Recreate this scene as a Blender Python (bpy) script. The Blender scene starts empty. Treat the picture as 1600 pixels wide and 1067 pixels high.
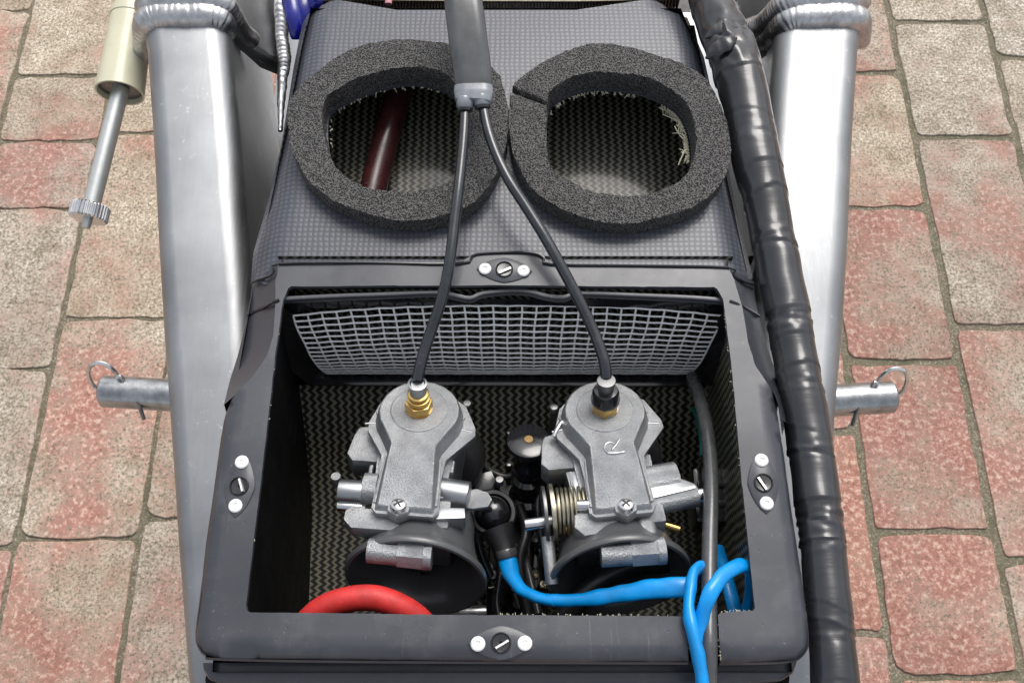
import bpy, bmesh, math, random
from mathutils import Vector, Matrix, noise
from mathutils.geometry import delaunay_2d_cdt
random.seed(7)
R = math.radians
S = bpy.context.scene
COL = S.collection
# ---------------------------------------------------------------- camera
F = 1500.0; TH = R(66.3); H = 1.42
cd = bpy.data.cameras.new('camera'); cam = bpy.data.objects.new('camera', cd); COL.objects.link(cam)
cam.location = (0, 0, H); cam.rotation_euler = (R(90) - TH, 0, 0)
cd.sensor_width = 36; cd.lens = F / 1600 * 36; cd.clip_start = 0.01; cd.clip_end = 200
S.camera = cam
# ---------------------------------------------------------------- light
SUN_EL, SUN_AZ = R(54), R(16)          # the bright part of the overcast sky lies ahead of the camera
w = bpy.data.worlds.new('World'); S.world = w; w.use_nodes = True
nt = w.node_tree; bg = nt.nodes['Background']
sky = nt.nodes.new('ShaderNodeTexSky'); sky.sky_type = 'NISHITA'; sky.sun_disc = False
sky.sun_elevation = SUN_EL; sky.sun_rotation = SUN_AZ; sky.dust_density = 4.0; sky.air_density = 1.2; sky.ozone_density = 1.0
hs = nt.nodes.new('ShaderNodeHueSaturation'); hs.inputs['Saturation'].default_value = 0.33
nt.links.new(sky.outputs[0], hs.inputs['Color']); nt.links.new(hs.outputs[0], bg.inputs['Color'])
bg.inputs['Strength'].default_value = 0.13
sl = bpy.data.lights.new('sun', 'SUN'); sl.energy = 1.1; sl.angle = R(32); sl.color = (1, 0.97, 0.93)
so = bpy.data.objects.new('sun', sl); COL.objects.link(so)
sd = Vector((math.sin(SUN_AZ) * math.cos(SUN_EL), math.cos(SUN_AZ) * math.cos(SUN_EL), math.sin(SUN_EL)))
so.rotation_euler = sd.to_track_quat('Z', 'Y').to_euler(); so.location = sd * 5
vs = S.view_settings; vs.view_transform = 'Standard'; vs.look = 'None'; vs.exposure = 0.5; vs.gamma = 1
# ---------------------------------------------------------------- sight lines: where a sight line meets a plane
ZB = 0.92
def ray(px, py):
    x = (px - 800) / F; y = (533.5 - py) / F
    return Vector((x, math.cos(TH) + y * math.sin(TH), -math.sin(TH) + y * math.cos(TH)))
def P(px, py, z=ZB):
    d = ray(px, py); return Vector((0, 0, H)) + d * ((z - H) / d.z)
def PL(pts, z=ZB): return [P(a, b, z) for a, b in pts]
def P3(pts): return [P(a, b, ZB + c) for a, b, c in pts]
# ---------------------------------------------------------------- materials
def mat(name, col, rough=0.5, metal=0.0, coat=0.0, spec=0.5):
    m = bpy.data.materials.new(name); m.use_nodes = True
    b = m.node_tree.nodes['Principled BSDF']
    b.inputs['Base Color'].default_value = (*col, 1); b.inputs['Roughness'].default_value = rough
    b.inputs['Metallic'].default_value = metal; b.inputs['Coat Weight'].default_value = coat
    b.inputs['Coat Roughness'].default_value = 0.12
    b.inputs['Specular IOR Level'].default_value = spec
    return m
class N:
    def __init__(s, m): s.t = m.node_tree; s.b = s.t.nodes['Principled BSDF']
    def n(s, typ, **k):
        x = s.t.nodes.new(typ)
        for a, v in k.items():
            if a in x.inputs: x.inputs[a].default_value = v
            else: setattr(x, a, v)
        return x
    def l(s, a, b): s.t.links.new(a, b)
    def math(s, op, a, b=None, c=None):
        x = s.t.nodes.new('ShaderNodeMath'); x.operation = op
        for i, v in enumerate((a, b, c)):
            if v is None: continue
            if isinstance(v, (int, float)): x.inputs[i].default_value = v
            else: s.l(v, x.inputs[i])
        return x.outputs[0]
    def coord(s, kind='Object', scale=None):
        c = s.n('ShaderNodeTexCoord').outputs[kind]
        if scale:
            mp = s.n('ShaderNodeMapping'); mp.inputs['Scale'].default_value = scale
            s.l(c, mp.inputs['Vector']); return mp.outputs[0]
        return c
    def noise(s, vec, scale, detail=3, rough=0.55):
        x = s.n('ShaderNodeTexNoise', Scale=scale, Detail=detail, Roughness=rough); s.l(vec, x.inputs['Vector']); return x.outputs['Fac']
    def ramp(s, fac, stops):
        x = s.n('ShaderNodeValToRGB'); s.l(fac, x.inputs[0]); e = x.color_ramp.elements
        while len(e) < len(stops): e.new(0.5)
        for el, (p, c) in zip(e, stops): el.position = p; el.color = (*c, 1) if len(c) == 3 else c
        return x.outputs[0]
    def mix(s, fac, a, b, blend='MIX'):
        x = s.t.nodes.new('ShaderNodeMix'); x.data_type = 'RGBA'; x.blend_type = blend
        for i, v in ((0, fac), (6, a), (7, b)):
            if isinstance(v, (int, float)): x.inputs[i].default_value = v
            elif isinstance(v, tuple): x.inputs[i].default_value = (*v, 1)
            else: s.l(v, x.inputs[i])
        return x.outputs[2]
    def bump(s, h, strength, dist=0.0005):
        x = s.n('ShaderNodeBump', Strength=strength, Distance=dist); s.l(h, x.inputs['Height']); s.l(x.outputs[0], s.b.inputs['Normal'])
    def col(s, c): s.l(c, s.b.inputs['Base Color'])
    def rgh(s, c): s.l(c, s.b.inputs['Roughness'])
def simple(name, col, rough, metal=0, coat=0, var=0.25, scale=120, bump=0.15, bs=600, spec=0.5, dust=0.3):
    """plain material with wear: slight tone changes, roughness changes and fine relief"""
    m = mat(name, col, rough, metal, coat, spec); g = N(m); c = g.coord()
    f = g.noise(c, scale, 4); d = tuple(max(0, x * (1 - var)) for x in col); u = tuple(min(1, x * (1 + var)) for x in col)
    g.col(g.ramp(f, [(0.3, d), (0.7, u)]))
    if metal < 0.5 and dust:
        du = g.noise(c, 380, 4, 0.75); sm = g.noise(c, 28, 4, 0.7)
        b0 = g.b.inputs['Base Color'].links[0].from_socket
        b0 = g.mix(g.ramp(du, [(0.64, (0, 0, 0)), (0.76, (dust, dust, dust))]), b0, (0.34, 0.33, 0.31))
        g.col(g.mix(g.ramp(sm, [(0.52, (0, 0, 0)), (0.8, (dust * .4, dust * .4, dust * .4))]), b0, (0.20, 0.195, 0.185)))
    f2 = g.noise(c, scale * 2.3, 3)
    g.rgh(g.math('MULTIPLY_ADD', f2, 0.25, max(0.02, rough - 0.12)))
    if bump: g.bump(g.noise(c, bs, 3), bump, 0.0004)
    return m
def brushed(name, col, rough, scl):
    m = mat(name, col, rough, 1.0); g = N(m); c = g.coord(scale=scl)
    f = g.noise(c, 1, 4, 0.6); c2 = g.coord(); big = g.noise(c2, 18, 4)
    sc = g.noise(c2, 160, 5, 0.75)
    base = g.ramp(big, [(0.3, tuple(x * 0.74 for x in col)), (0.68, col)])
    g.col(g.mix(g.ramp(sc, [(0.62, (0, 0, 0)), (0.72, (0.35, 0.35, 0.35))]), base, (0.9, 0.91, 0.92)))
    g.rgh(g.math('ADD', g.math('MULTIPLY_ADD', f, 0.22, rough - 0.10), g.math('MULTIPLY', big, 0.12)))
    g.bump(f, 0.14, 0.0003); return m
M = {}
M['spar'] = brushed('brushed_aluminium', (0.42, 0.43, 0.44), 0.42, (500, 9, 500))
M['weld'] = simple('aluminium_weld', (0.55, 0.55, 0.56), 0.40, 1, var=0.2, scale=200, bump=0.3)
def m_cast():
    m = mat('grainy_cast_aluminium', (0.26, 0.27, 0.28), 0.4, 0.9); g = N(m); c = g.coord('UV')
    big = g.noise(c, .055, 5, 0.65); fine = g.noise(c, 1.1, 3, 0.7); spot = g.noise(c, .35, 4, 0.75)
    base = g.ramp(big, [(0.28, (0.28, 0.285, 0.29)), (0.5, (0.42, 0.43, 0.44)), (0.72, (0.54, 0.55, 0.56))])
    base = g.mix(g.ramp(fine, [(0.35, (0.4, 0.4, 0.4)), (0.6, (0, 0, 0))]), base, (0.16, 0.16, 0.165))
    g.col(g.mix(g.ramp(spot, [(0.62, (0, 0, 0)), (0.74, (0.6, 0.6, 0.6))]), base, (0.14, 0.13, 0.12)))
    g.rgh(g.math('MULTIPLY_ADD', spot, 0.3, 0.26)); g.bump(fine, 0.30, 0.6); return m
M['cast'] = m_cast()
M['cast2'] = simple('machined_aluminium', (0.40, 0.41, 0.42), 0.30, 0.95, var=0.3, scale=120, bump=0.2)
M['steel'] = simple('polished_steel', (0.70, 0.70, 0.70), 0.2, 1, var=0.15, scale=200, bump=0.1)
M['darksteel'] = simple('dull_steel', (0.22, 0.22, 0.22), 0.4, 1, var=0.3, scale=300)
M['springsteel'] = simple('yellowed_spring_steel', (0.55, 0.50, 0.38), 0.28, 1, var=0.2, scale=300)
M['brass'] = simple('brass', (0.60, 0.40, 0.14), 0.26, 1, var=0.25, scale=260, bump=0.1)
M['rivet'] = simple('white_rivet_paint', (0.80, 0.80, 0.79), 0.4, 0, var=0.12, scale=300)
M['rubber'] = simple('black_rubber', (0.018, 0.018, 0.02), 0.36, 0, var=0.3, scale=90)
M['cable'] = simple('black_cable_cover', (0.020, 0.023, 0.028), 0.25, 0, coat=0.5, var=0.3, scale=120, bump=0.08)
M['gloss'] = simple('black_gloss_plastic', (0.010, 0.010, 0.012), 0.16, 0, coat=0.4, var=0.2, scale=60, bump=0.05)
M['black'] = simple('dull_black_plastic', (0.012, 0.012, 0.013), 0.45, 0, var=0.3)
M['sheath'] = simple('black_vinyl_sleeve', (0.06, 0.064, 0.066), 0.2, 0, coat=0.5, var=0.3, scale=60, bump=0.2, bs=90)
M['ferrule'] = simple('grey_plastic_ferrule', (0.22, 0.235, 0.26), 0.25, 0, coat=0.5, var=0.2)
M['grommet'] = simple('grey_black_hose', (0.060, 0.062, 0.064), 0.26, 0, coat=0.35, var=0.25, scale=70)
M['blue'] = simple('blue_heatshrink', (0.0, 0.28, 0.72), 0.36, 0, coat=0.2, var=0.16, scale=80, bump=0.35, bs=160)
M['blueplastic'] = simple('blue_plastic_sheet', (0.008, 0.012, 0.22), 0.22, 0, coat=0.3, var=0.4, scale=50, bump=0.3, bs=60)
M['red'] = simple('red_silicone', (0.56, 0.028, 0.026), 0.55, 0, var=0.22, scale=110, bump=0.25, bs=900)
M['maroon'] = simple('maroon_hose', (0.055, 0.014, 0.014), 0.3, 0, coat=0.3, var=0.3)
M['cream'] = simple('cream_plastic', (0.62, 0.60, 0.44), 0.35, 0, coat=0.2, var=0.06, scale=40, bump=0.05)
M['teal'] = simple('teal_cord', (0.0, 0.20, 0.17), 0.4)
M['amber'] = simple('amber_resin', (0.30, 0.17, 0.04), 0.4)
M['fibre'] = simple('frayed_aramid_fibre', (0.50, 0.48, 0.36), 0.6, 0, var=0.3)
M['pink'] = simple('pink_plastic', (0.75, 0.35, 0.38), 0.4)
M['radiator'] = simple('dusty_brown_fins', (0.20, 0.15, 0.11), 0.6, 0.3, var=0.4)
M['wire'] = simple('galvanised_wire', (0.95, 0.95, 0.92), 0.4, 0.1, var=0.15, scale=300, bump=0)
M['shell_shade'] = simple('black_shell_and_shade', (0.005, 0.005, 0.006), 0.5, 0, var=0.5, scale=40, bump=0.3, bs=80, spec=0.15, dust=0.08)  # black shell colour; on the left inner wall it paints in shade over weave
M['bell'] = simple('black_bellmouth_rubber', (0.075, 0.077, 0.08), 0.30, 0, coat=0.25, var=0.3, scale=40, bump=0.1)
M['rodsteel'] = simple('ground_steel_rod', (0.62, 0.64, 0.62), 0.34, 0.75, var=0.05, scale=200, bump=0.05)
M['slot'] = simple('bright_slot_edge', (0.75, 0.75, 0.75), 0.3, 1)
def m_flange():
    m = mat('satin_black_gelcoat', (0.05, 0.053, 0.065), 0.36, 0, 0.12); g = N(m); c = g.coord()
    big = g.noise(c, 14, 4); dust = g.noise(c, 420, 4, 0.7)
    base = g.ramp(big, [(0.3, (0.036, 0.039, 0.048)), (0.7, (0.056, 0.059, 0.070))])
    g.col(g.mix(g.ramp(dust, [(0.66, (0, 0, 0)), (0.76, (0.6, 0.6, 0.6))]), base, (0.30, 0.30, 0.31)))
    scr = g.noise(g.coord(scale=(500, 30, 60)), 1, 5, 0.7); smu = g.noise(c, 33, 5, 0.7)
    nb = g.b.inputs['Base Color'].links[0].from_socket
    nb = g.mix(g.ramp(scr, [(0.64, (0, 0, 0)), (0.72, (0.28, 0.28, 0.28))]), nb, (0.22, 0.22, 0.24))
    g.col(g.mix(g.ramp(smu, [(0.50, (0, 0, 0)), (0.75, (0.38, 0.38, 0.38))]), nb, (0.135, 0.135, 0.14)))
    g.rgh(g.math('MULTIPLY_ADD', smu, 0.45, 0.15))
    v = g.n('ShaderNodeTexVoronoi', Scale=150.0); g.l(c, v.inputs['Vector'])
    pits = g.ramp(v.outputs['Distance'], [(0.05, (0, 0, 0)), (0.09, (1, 1, 1))])
    h = g.math('ADD', g.math('MULTIPLY', g.noise(c, 45, 3), 0.6), g.math('MULTIPLY', pits, 0.5))
    g.bump(h, 0.3, 0.0005); return m
M['flange'] = m_flange()
def m_panel():
    m = mat('satin_carbon_laminate', (0.05, 0.05, 0.06), 0.38, 0, 0.1); g = N(m); uv = g.coord('UV')
    wob = g.noise(uv, 60, 3)
    sp = g.n('ShaderNodeSeparateXYZ'); g.l(uv, sp.inputs[0])
    k = 2 * math.pi / 0.0068
    u = g.math('MULTIPLY_ADD', sp.outputs[0], k, g.math('MULTIPLY', wob, 3.2)); v = g.math('MULTIPLY_ADD', sp.outputs[1], k, g.math('MULTIPLY', wob, -1.5))
    d = g.math('MULTIPLY', g.math('ABSOLUTE', g.math('SINE', u)), g.math('ABSOLUTE', g.math('SINE', v)))
    base = g.ramp(d, [(0.05, (0.038, 0.041, 0.052)), (0.95, (0.092, 0.098, 0.122))])
    g.col(g.mix(g.ramp(g.noise(uv, 25, 4), [(0.3, (0, 0, 0)), (0.8, (0.5, 0.5, 0.5))]), base, (0.07, 0.074, 0.092)))
    g.rgh(g.math('MULTIPLY_ADD', d, -0.12, 0.46)); g.bump(d, 0.18, 0.0006); return m
M['panel'] = m_panel()
def m_weave():
    m = mat('aramid_carbon_twill', (0.05, 0.05, 0.04), 0.33, 0, 0.3); g = N(m); uv = g.coord('UV')
    sp = g.n('ShaderNodeSeparateXYZ'); g.l(uv, sp.inputs[0])
    wob = g.noise(uv, 45, 2)
    u = g.math('ADD', g.math('MULTIPLY', sp.outputs[0], 1 / 0.0054), g.math('MULTIPLY', wob, 0.9))
    v = g.math('ADD', g.math('MULTIPLY', sp.outputs[1], 1 / 0.0043), g.math('MULTIPLY', wob, 0.5))
    tri = g.math('PINGPONG', v, 0.5)
    f = g.math('FRACT', g.math('MULTIPLY_ADD', tri, 0.95, u))
    st = g.math('PINGPONG', f, 0.5)
    tow = g.noise(uv, 900, 2)
    st2 = g.math('MULTIPLY_ADD', tow, 0.10, st)
    g.col(g.ramp(st2, [(0.24, (0.006, 0.006, 0.006)), (0.38, (0.165, 0.158, 0.11)), (0.55, (0.265, 0.255, 0.185))]))
    g.rgh(g.math('MULTIPLY_ADD', st, -0.15, 0.52)); g.bump(st, 0.5, 0.0005); return m
M['weave'] = m_weave()
def m_foam():
    m = mat('open_cell_foam', (0.03, 0.03, 0.03), 0.7); g = N(m); c = g.coord()
    v = g.n('ShaderNodeTexVoronoi', Scale=1150.0); g.l(c, v.inputs['Vector'])
    n = g.noise(c, 700, 4, 0.75)
    h = g.math('ADD', v.outputs['Distance'], n)
    g.col(g.ramp(h, [(0.60, (0.003, 0.003, 0.003)), (0.92, (0.007, 0.0065, 0.006)), (1.18, (0.030, 0.028, 0.027)), (1.32, (0.14, 0.135, 0.13))]))
    g.bump(h, 1.0, 0.0012); return m
M['foam'] = m_foam()
def m_tape():
    m = mat('black_pvc_tape', (0.014, 0.015, 0.019), 0.24, 0, 0.6); g = N(m); c = g.coord()
    g.rgh(g.math('MULTIPLY_ADD', g.noise(c, 90, 4), 0.3, 0.16))
    g.col(g.ramp(g.noise(c, 30, 4), [(0.3, (0.010, 0.011, 0.013)), (0.75, (0.028, 0.029, 0.035))]))
    s = g.coord(scale=(30, 260, 60)); g.bump(g.noise(s, 1, 4, 0.6), 0.2, 0.0009); return m
M['tape'] = m_tape()
def m_paver():
    m = mat('worn_paving_stone', (0.4, 0.35, 0.28), 0.8); g = N(m); geo = g.n('ShaderNodeNewGeometry').outputs['Position']
    oi = g.n('ShaderNodeObjectInfo'); sc = g.n('ShaderNodeSeparateColor'); g.l(oi.outputs['Color'], sc.inputs[0])
    red, tone = sc.outputs[0], sc.outputs[1]
    n1 = g.noise(geo, 210, 4, 0.78); n2 = g.noise(geo, 110, 4, 0.75); n3 = g.noise(geo, 22, 4, 0.6)
    agg = g.ramp(n1, [(0.32, (0.12, 0.096, 0.072)), (0.45, (0.36, 0.305, 0.235)), (0.54, (0.53, 0.465, 0.375)), (0.66, (0.92, 0.85, 0.75))])
    dirt = g.ramp(n3, [(0.30, (0.62, 0.59, 0.54)), (0.62, (1, 1, 1))])
    stone = g.mix(1.0, agg, dirt, 'MULTIPLY')
    redc = g.ramp(n2, [(0.32, (0.22, 0.10, 0.075)), (0.50, (0.40, 0.165, 0.13)), (0.63, (0.60, 0.43, 0.35))])
    patch = g.noise(geo, 6.5, 3, 0.6)
    a = g.math('ADD', g.math('ADD', g.math('MULTIPLY', patch, 1.0), g.math('MULTIPLY', n1, 0.85)), g.math('MULTIPLY', n2, 0.38))
    th = g.math('SUBTRACT', 1.36, g.math('MULTIPLY', red, 0.62))
    mk = g.math('MULTIPLY', g.math('SUBTRACT', a, th), 4.6)
    cl = g.n('ShaderNodeClamp'); g.l(mk, cl.inputs[0])
    c = g.mix(g.math('MULTIPLY', cl.outputs[0], 0.90), stone, redc)
    stn = g.noise(geo, 2.7, 5, 0.65)
    c = g.mix(g.ramp(stn, [(0.44, (0, 0, 0)), (0.66, (0.55, 0.55, 0.55))]), c, g.mix(1.0, c, (0.66, 0.635, 0.59), 'MULTIPLY'))
    hu = g.ramp(sc.outputs[2], [(0.0, (1.0, 0.97, 0.92)), (0.5, (1, 1, 1)), (1.0, (0.93, 0.95, 0.97))]); c = g.mix(1.0, c, hu, 'MULTIPLY')
    tn = g.math('MULTIPLY_ADD', tone, 0.42, 0.80)
    cb = g.n('ShaderNodeCombineColor')
    for i in range(3): g.l(tn, cb.inputs[i])
    c = g.mix(1.0, c, cb.outputs[0], 'MULTIPLY')
    vp = g.n('ShaderNodeTexVoronoi', Scale=95.0); g.l(geo, vp.inputs['Vector'])
    pit = g.ramp(vp.outputs['Distance'], [(0.10, (0.42, 0.38, 0.33)), (0.20, (1, 1, 1))])
    scar = g.ramp(g.noise(geo, 48, 5, 0.8), [(0.60, (1, 1, 1)), (0.70, (0.66, 0.62, 0.57))]); c = g.mix(0.8, c, scar, 'MULTIPLY')
    pale = g.ramp(g.noise(geo, 75, 5, 0.8), [(0.60, (0, 0, 0)), (0.72, (0.55, 0.55, 0.55))]); c = g.mix(pale, c, (0.62, 0.56, 0.47))
    g.col(g.mix(0.65, c, pit, 'MULTIPLY'))
    g.bump(g.math('ADD', n1, g.math('MULTIPLY', n2, 0.8)), 0.38, 0.0016); return m
M['paver'] = m_paver()
def m_ground():
    m = mat('sandy_grout', (0.15, 0.13, 0.1), 0.9); g = N(m); geo = g.n('ShaderNodeNewGeometry').outputs['Position']
    n1 = g.noise(geo, 300, 4, 0.7); n2 = g.noise(geo, 9, 3)
    c = g.ramp(n1, [(0.32, (0.09, 0.075, 0.052)), (0.55, (0.225, 0.19, 0.135)), (0.70, (0.46, 0.41, 0.32))])
    c = g.mix(g.ramp(n2, [(0.35, (0, 0, 0)), (0.7, (0.6, 0.6, 0.6))]), c, (0.15, 0.14, 0.085))
    # the paving beyond the pavers built one by one
    br = g.n('ShaderNodeTexBrick'); br.offset = 0.5
    br.inputs['Scale'].default_value = 1.0; br.inputs['Brick Width'].default_value = 0.28; br.inputs['Row Height'].default_value = 0.1813
    br.inputs['Mortar Size'].default_value = 0.009
    br.inputs['Color1'].default_value = (0.42, 0.36, 0.29, 1); br.inputs['Color2'].default_value = (0.40, 0.22, 0.17, 1); br.inputs['Mortar'].default_value = (0.14, 0.12, 0.09, 1)
    mp = g.n('ShaderNodeMapping'); mp.inputs['Rotation'].default_value = (0, 0, R(90)); g.l(geo, mp.inputs[0]); g.l(mp.outputs[0], br.inputs['Vector'])
    ln = g.n('ShaderNodeVectorMath', operation='LENGTH')
    sub = g.n('ShaderNodeVectorMath', operation='SUBTRACT'); sub.inputs[1].default_value = (0, 0.75, 0); g.l(geo, sub.inputs[0]); g.l(sub.outputs[0], ln.inputs[0])
    far = g.math('GREATER_THAN', ln.outputs['Value'], 2.1)
    ms = g.noise(geo, 30, 4, 0.7); c = g.mix(g.ramp(ms, [(0.5, (0, 0, 0)), (0.62, (0.6, 0.6, 0.6))]), c, (0.085, 0.085, 0.045))
    c = g.mix(g.ramp(g.noise(geo, 160, 3, 0.7), [(0.60, (0, 0, 0)), (0.68, (0.8, 0.8, 0.8))]), c, (0.42, 0.38, 0.31))
    g.col(g.mix(far, c, br.outputs[0])); g.bump(n1, 0.7, 0.003); return m
M['ground'] = m_ground()
# ---------------------------------------------------------------- object helpers
INV = {}
def thing(name, label, cat, loc=None, group=None, matrix=None):
    o = bpy.data.objects.new(name, None); COL.objects.link(o); o.empty_display_size = 0.02
    mw = matrix if matrix is not None else Matrix.Translation(loc if loc is not None else (0, 0, 0))
    o.matrix_world = mw; INV[o.name] = mw.inverted()
    o['label'] = label; o['category'] = cat
    if group: o['group'] = group
    return o
def root(o):
    while o.parent: o = o.parent
    return o
def build(name, geom, m, parent=None, bevel=0, segs=2, sharp=35, local=False, label=None, kind=None, matname=None):
    verts, faces = geom
    if parent is not None and not local:
        iv = INV[root(parent).name]; verts = [iv @ Vector(v) for v in verts]
    bm = bmesh.new(); bv = [bm.verts.new(v) for v in verts]; bm.verts.ensure_lookup_table()
    for f in faces:
        try: bm.faces.new([bv[i] for i in f])
        except ValueError: pass
    bmesh.ops.remove_doubles(bm, verts=bm.verts, dist=1e-6)
    bmesh.ops.recalc_face_normals(bm, faces=bm.faces)
    if bevel:
        es = [e for e in bm.edges if len(e.link_faces) == 2 and e.calc_face_angle(0) > R(24)]
        bmesh.ops.bevel(bm, geom=es, offset=bevel, segments=segs, affect='EDGES', clamp_overlap=True, profile=0.6)
    uvl = bm.loops.layers.uv.new('UVMap')
    for f in bm.faces:
        f.smooth = True; n = f.normal; ax = max(range(3), key=lambda i: abs(n[i]))
        for l in f.loops:
            c = l.vert.co
            l[uvl].uv = (c.y, c.z) if ax == 0 else (c.x, c.z) if ax == 1 else (c.x, c.y)
    me = bpy.data.meshes.new(name); bm.to_mesh(me); bm.free()
    me.set_sharp_from_angle(angle=R(sharp)); me.materials.append(M[m])
    o = bpy.data.objects.new(name, me); COL.objects.link(o)
    if parent is not None: o.parent = parent
    if label: o['label'] = label
    if kind: o['kind'] = kind
    return o
def tag(o, label, cat, group=None):
    o['label'] = label; o['category'] = cat
    if group: o['group'] = group
    INV[o.name] = o.matrix_world.inverted(); return o
def join(*gs):
    V, Fc = [], []
    for v, f in gs:
        n = len(V); V += list(v); Fc += [[i + n for i in q] for q in f]
    return V, Fc
def cr(pts, n=6, closed=False):
    """smooth a polyline through its points (any dimension given as lists)"""
    pts = [list(p) for p in pts]; out = []; L = len(pts)
    rng = range(L) if closed else range(L - 1)
    for i in rng:
        g = (lambda k: pts[k % L]) if closed else (lambda k: pts[min(max(k, 0), L - 1)])
        p0, p1, p2, p3 = g(i - 1), g(i), g(i + 1), g(i + 2)
        for j in range(n):
            t = j / n
            out.append([0.5 * (2 * b + (c - a) * t + (2 * a - 5 * b + 4 * c - d) * t * t + (-a + 3 * b - 3 * c + d) * t ** 3) for a, b, c, d in zip(p0, p1, p2, p3)])
    if not closed: out.append(pts[-1])
    return out
def frames(path, up=Vector((0, 0, 1)), closed=False):
    res = []; L = len(path); prev = None
    for i, p in enumerate(path):
        a = path[(i - 1) % L] if closed else path[max(i - 1, 0)]; b = path[(i + 1) % L] if closed else path[min(i + 1, L - 1)]
        t = (b - a).normalized()
        if prev is None:
            s = t.cross(up)
            if s.length < 1e-3: s = t.cross(Vector((1, 0, 0)))
            s.normalize()
        else:
            s = prev - t * prev.dot(t); s.normalize()
        prev = s; res.append((p, s, s.cross(t).normalized(), t))
    return res
def sweep(path, rad, seg=16, sect=None, caps=True, smooth=0, up=Vector((0, 0, 1)), fixed=False, closed=False, disp=None):
    """sweep a section (unit circle or given points) along a path; rad is a number, a list per point or (rx, ry)"""
    path = [Vector(p) for p in path]
    if smooth: path = [Vector(p) for p in cr(path, smooth, closed)]
    n = len(path)
    def rr(i):
        r = rad
        if callable(r): r = r(i / max(1, n - 1))
        elif isinstance(r, list):
            q = i / max(1, n - 1) * (len(r) - 1); k = min(int(q), len(r) - 2); f = q - k
            a, b = r[k], r[k + 1]
            r = tuple(x * (1 - f) + y * f for x, y in zip(a, b)) if isinstance(a, tuple) else a * (1 - f) + b * f
        return r if isinstance(r, tuple) else (r, r)
    sect = sect or [(math.cos(2 * math.pi * k / seg), math.sin(2 * math.pi * k / seg)) for k in range(seg)]
    seg = len(sect); V = []; Fc = []
    for i, (p, s, u, t) in enumerate(frames(path, up, closed)):
        if fixed:
            s = t.cross(up).normalized(); u = s.cross(t).normalized()
        rx, ry = rr(i)
        for k, (a, b) in enumerate(sect):
            v = p + s * a * rx + u * b * ry
            if disp: v = v + (s * a + u * b).normalized() * disp(i / max(1, n - 1), k / seg, v)
            V.append(v)
    for i in range(n if closed else n - 1):
        for k in range(seg):
            a, b = i * seg + k, i * seg + (k + 1) % seg; j = (i + 1) % n
            Fc.append([a, b, j * seg + (k + 1) % seg, j * seg + k])
    if caps and not closed:
        Fc.append(list(range(seg))[::-1]); Fc.append([(n - 1) * seg + k for k in range(seg)])
    return V, Fc
def rrect(w, h, r, k=4):
    out = []
    for cx, cy, a0 in ((w - r, h - r, 0), (-w + r, h - r, 90), (-w + r, -h + r, 180), (w - r, -h + r, 270)):
        for i in range(k + 1):
            a = R(a0 + 90 * i / k); out.append((cx + r * math.cos(a), cy + r * math.sin(a)))
    return out
def cyl(p0, p1, r, seg=20, r2=None):
    return sweep([p0, p1], [r, r2 if r2 is not None else r], seg)
def lathe(prof, axis_p, axis_d, seg=32, caps=True):
    """prof: (radius, height) pairs along the axis"""
    d = Vector(axis_d).normalized(); s = d.cross(Vector((0.3, 1, 0.1))).normalized(); u = d.cross(s); p = Vector(axis_p)
    V = []; Fc = []
    for r, h in prof:
        for k in range(seg):
            a = 2 * math.pi * k / seg; V.append(p + d * h + (s * math.cos(a) + u * math.sin(a)) * r)
    for i in range(len(prof) - 1):
        for k in range(seg): Fc.append([i * seg + k, i * seg + (k + 1) % seg, (i + 1) * seg + (k + 1) % seg, (i + 1) * seg + k])
    if caps: Fc.append(list(range(seg))); Fc.append([(len(prof) - 1) * seg + k for k in range(seg)])
    return V, Fc
def loft(levels, caps=True):
    n = len(levels[0]); V = [v for l in levels for v in l]; Fc = []
    for i in range(len(levels) - 1):
        for k in range(n): Fc.append([i * n + k, i * n + (k + 1) % n, (i + 1) * n + (k + 1) % n, (i + 1) * n + k])
    if caps: Fc.append(list(range(n))); Fc.append([(len(levels) - 1) * n + k for k in range(n)])
    return V, Fc
def inside(p, poly):
    c = False; x, y = p[0], p[1]; j = len(poly) - 1
    for i in range(len(poly)):
        a, b = poly[i], poly[j]
        if (a[1] > y) != (b[1] > y) and x < (b[0] - a[0]) * (y - a[1]) / (b[1] - a[1]) + a[0]: c = not c
        j = i
    return c
def dseg(p, a, b):
    ax, ay = a[0], a[1]; dx, dy = b[0] - ax, b[1] - ay; L = dx * dx + dy * dy or 1e-12
    t = max(0, min(1, ((p[0] - ax) * dx + (p[1] - ay) * dy) / L)); return math.hypot(p[0] - ax - t * dx, p[1] - ay - t * dy)
def dpoly(p, poly): return min(dseg(p, poly[i], poly[i - 1]) for i in range(len(poly)))
def resamp(poly, d):
    out = []
    for i in range(len(poly)):
        a, b = poly[i - 1], poly[i]; L = math.hypot(b[0] - a[0], b[1] - a[1]); k = max(1, int(L / d))
        out += [(a[0] + (b[0] - a[0]) * t / k, a[1] + (b[1] - a[1]) * t / k) for t in range(k)]
    return out
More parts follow.
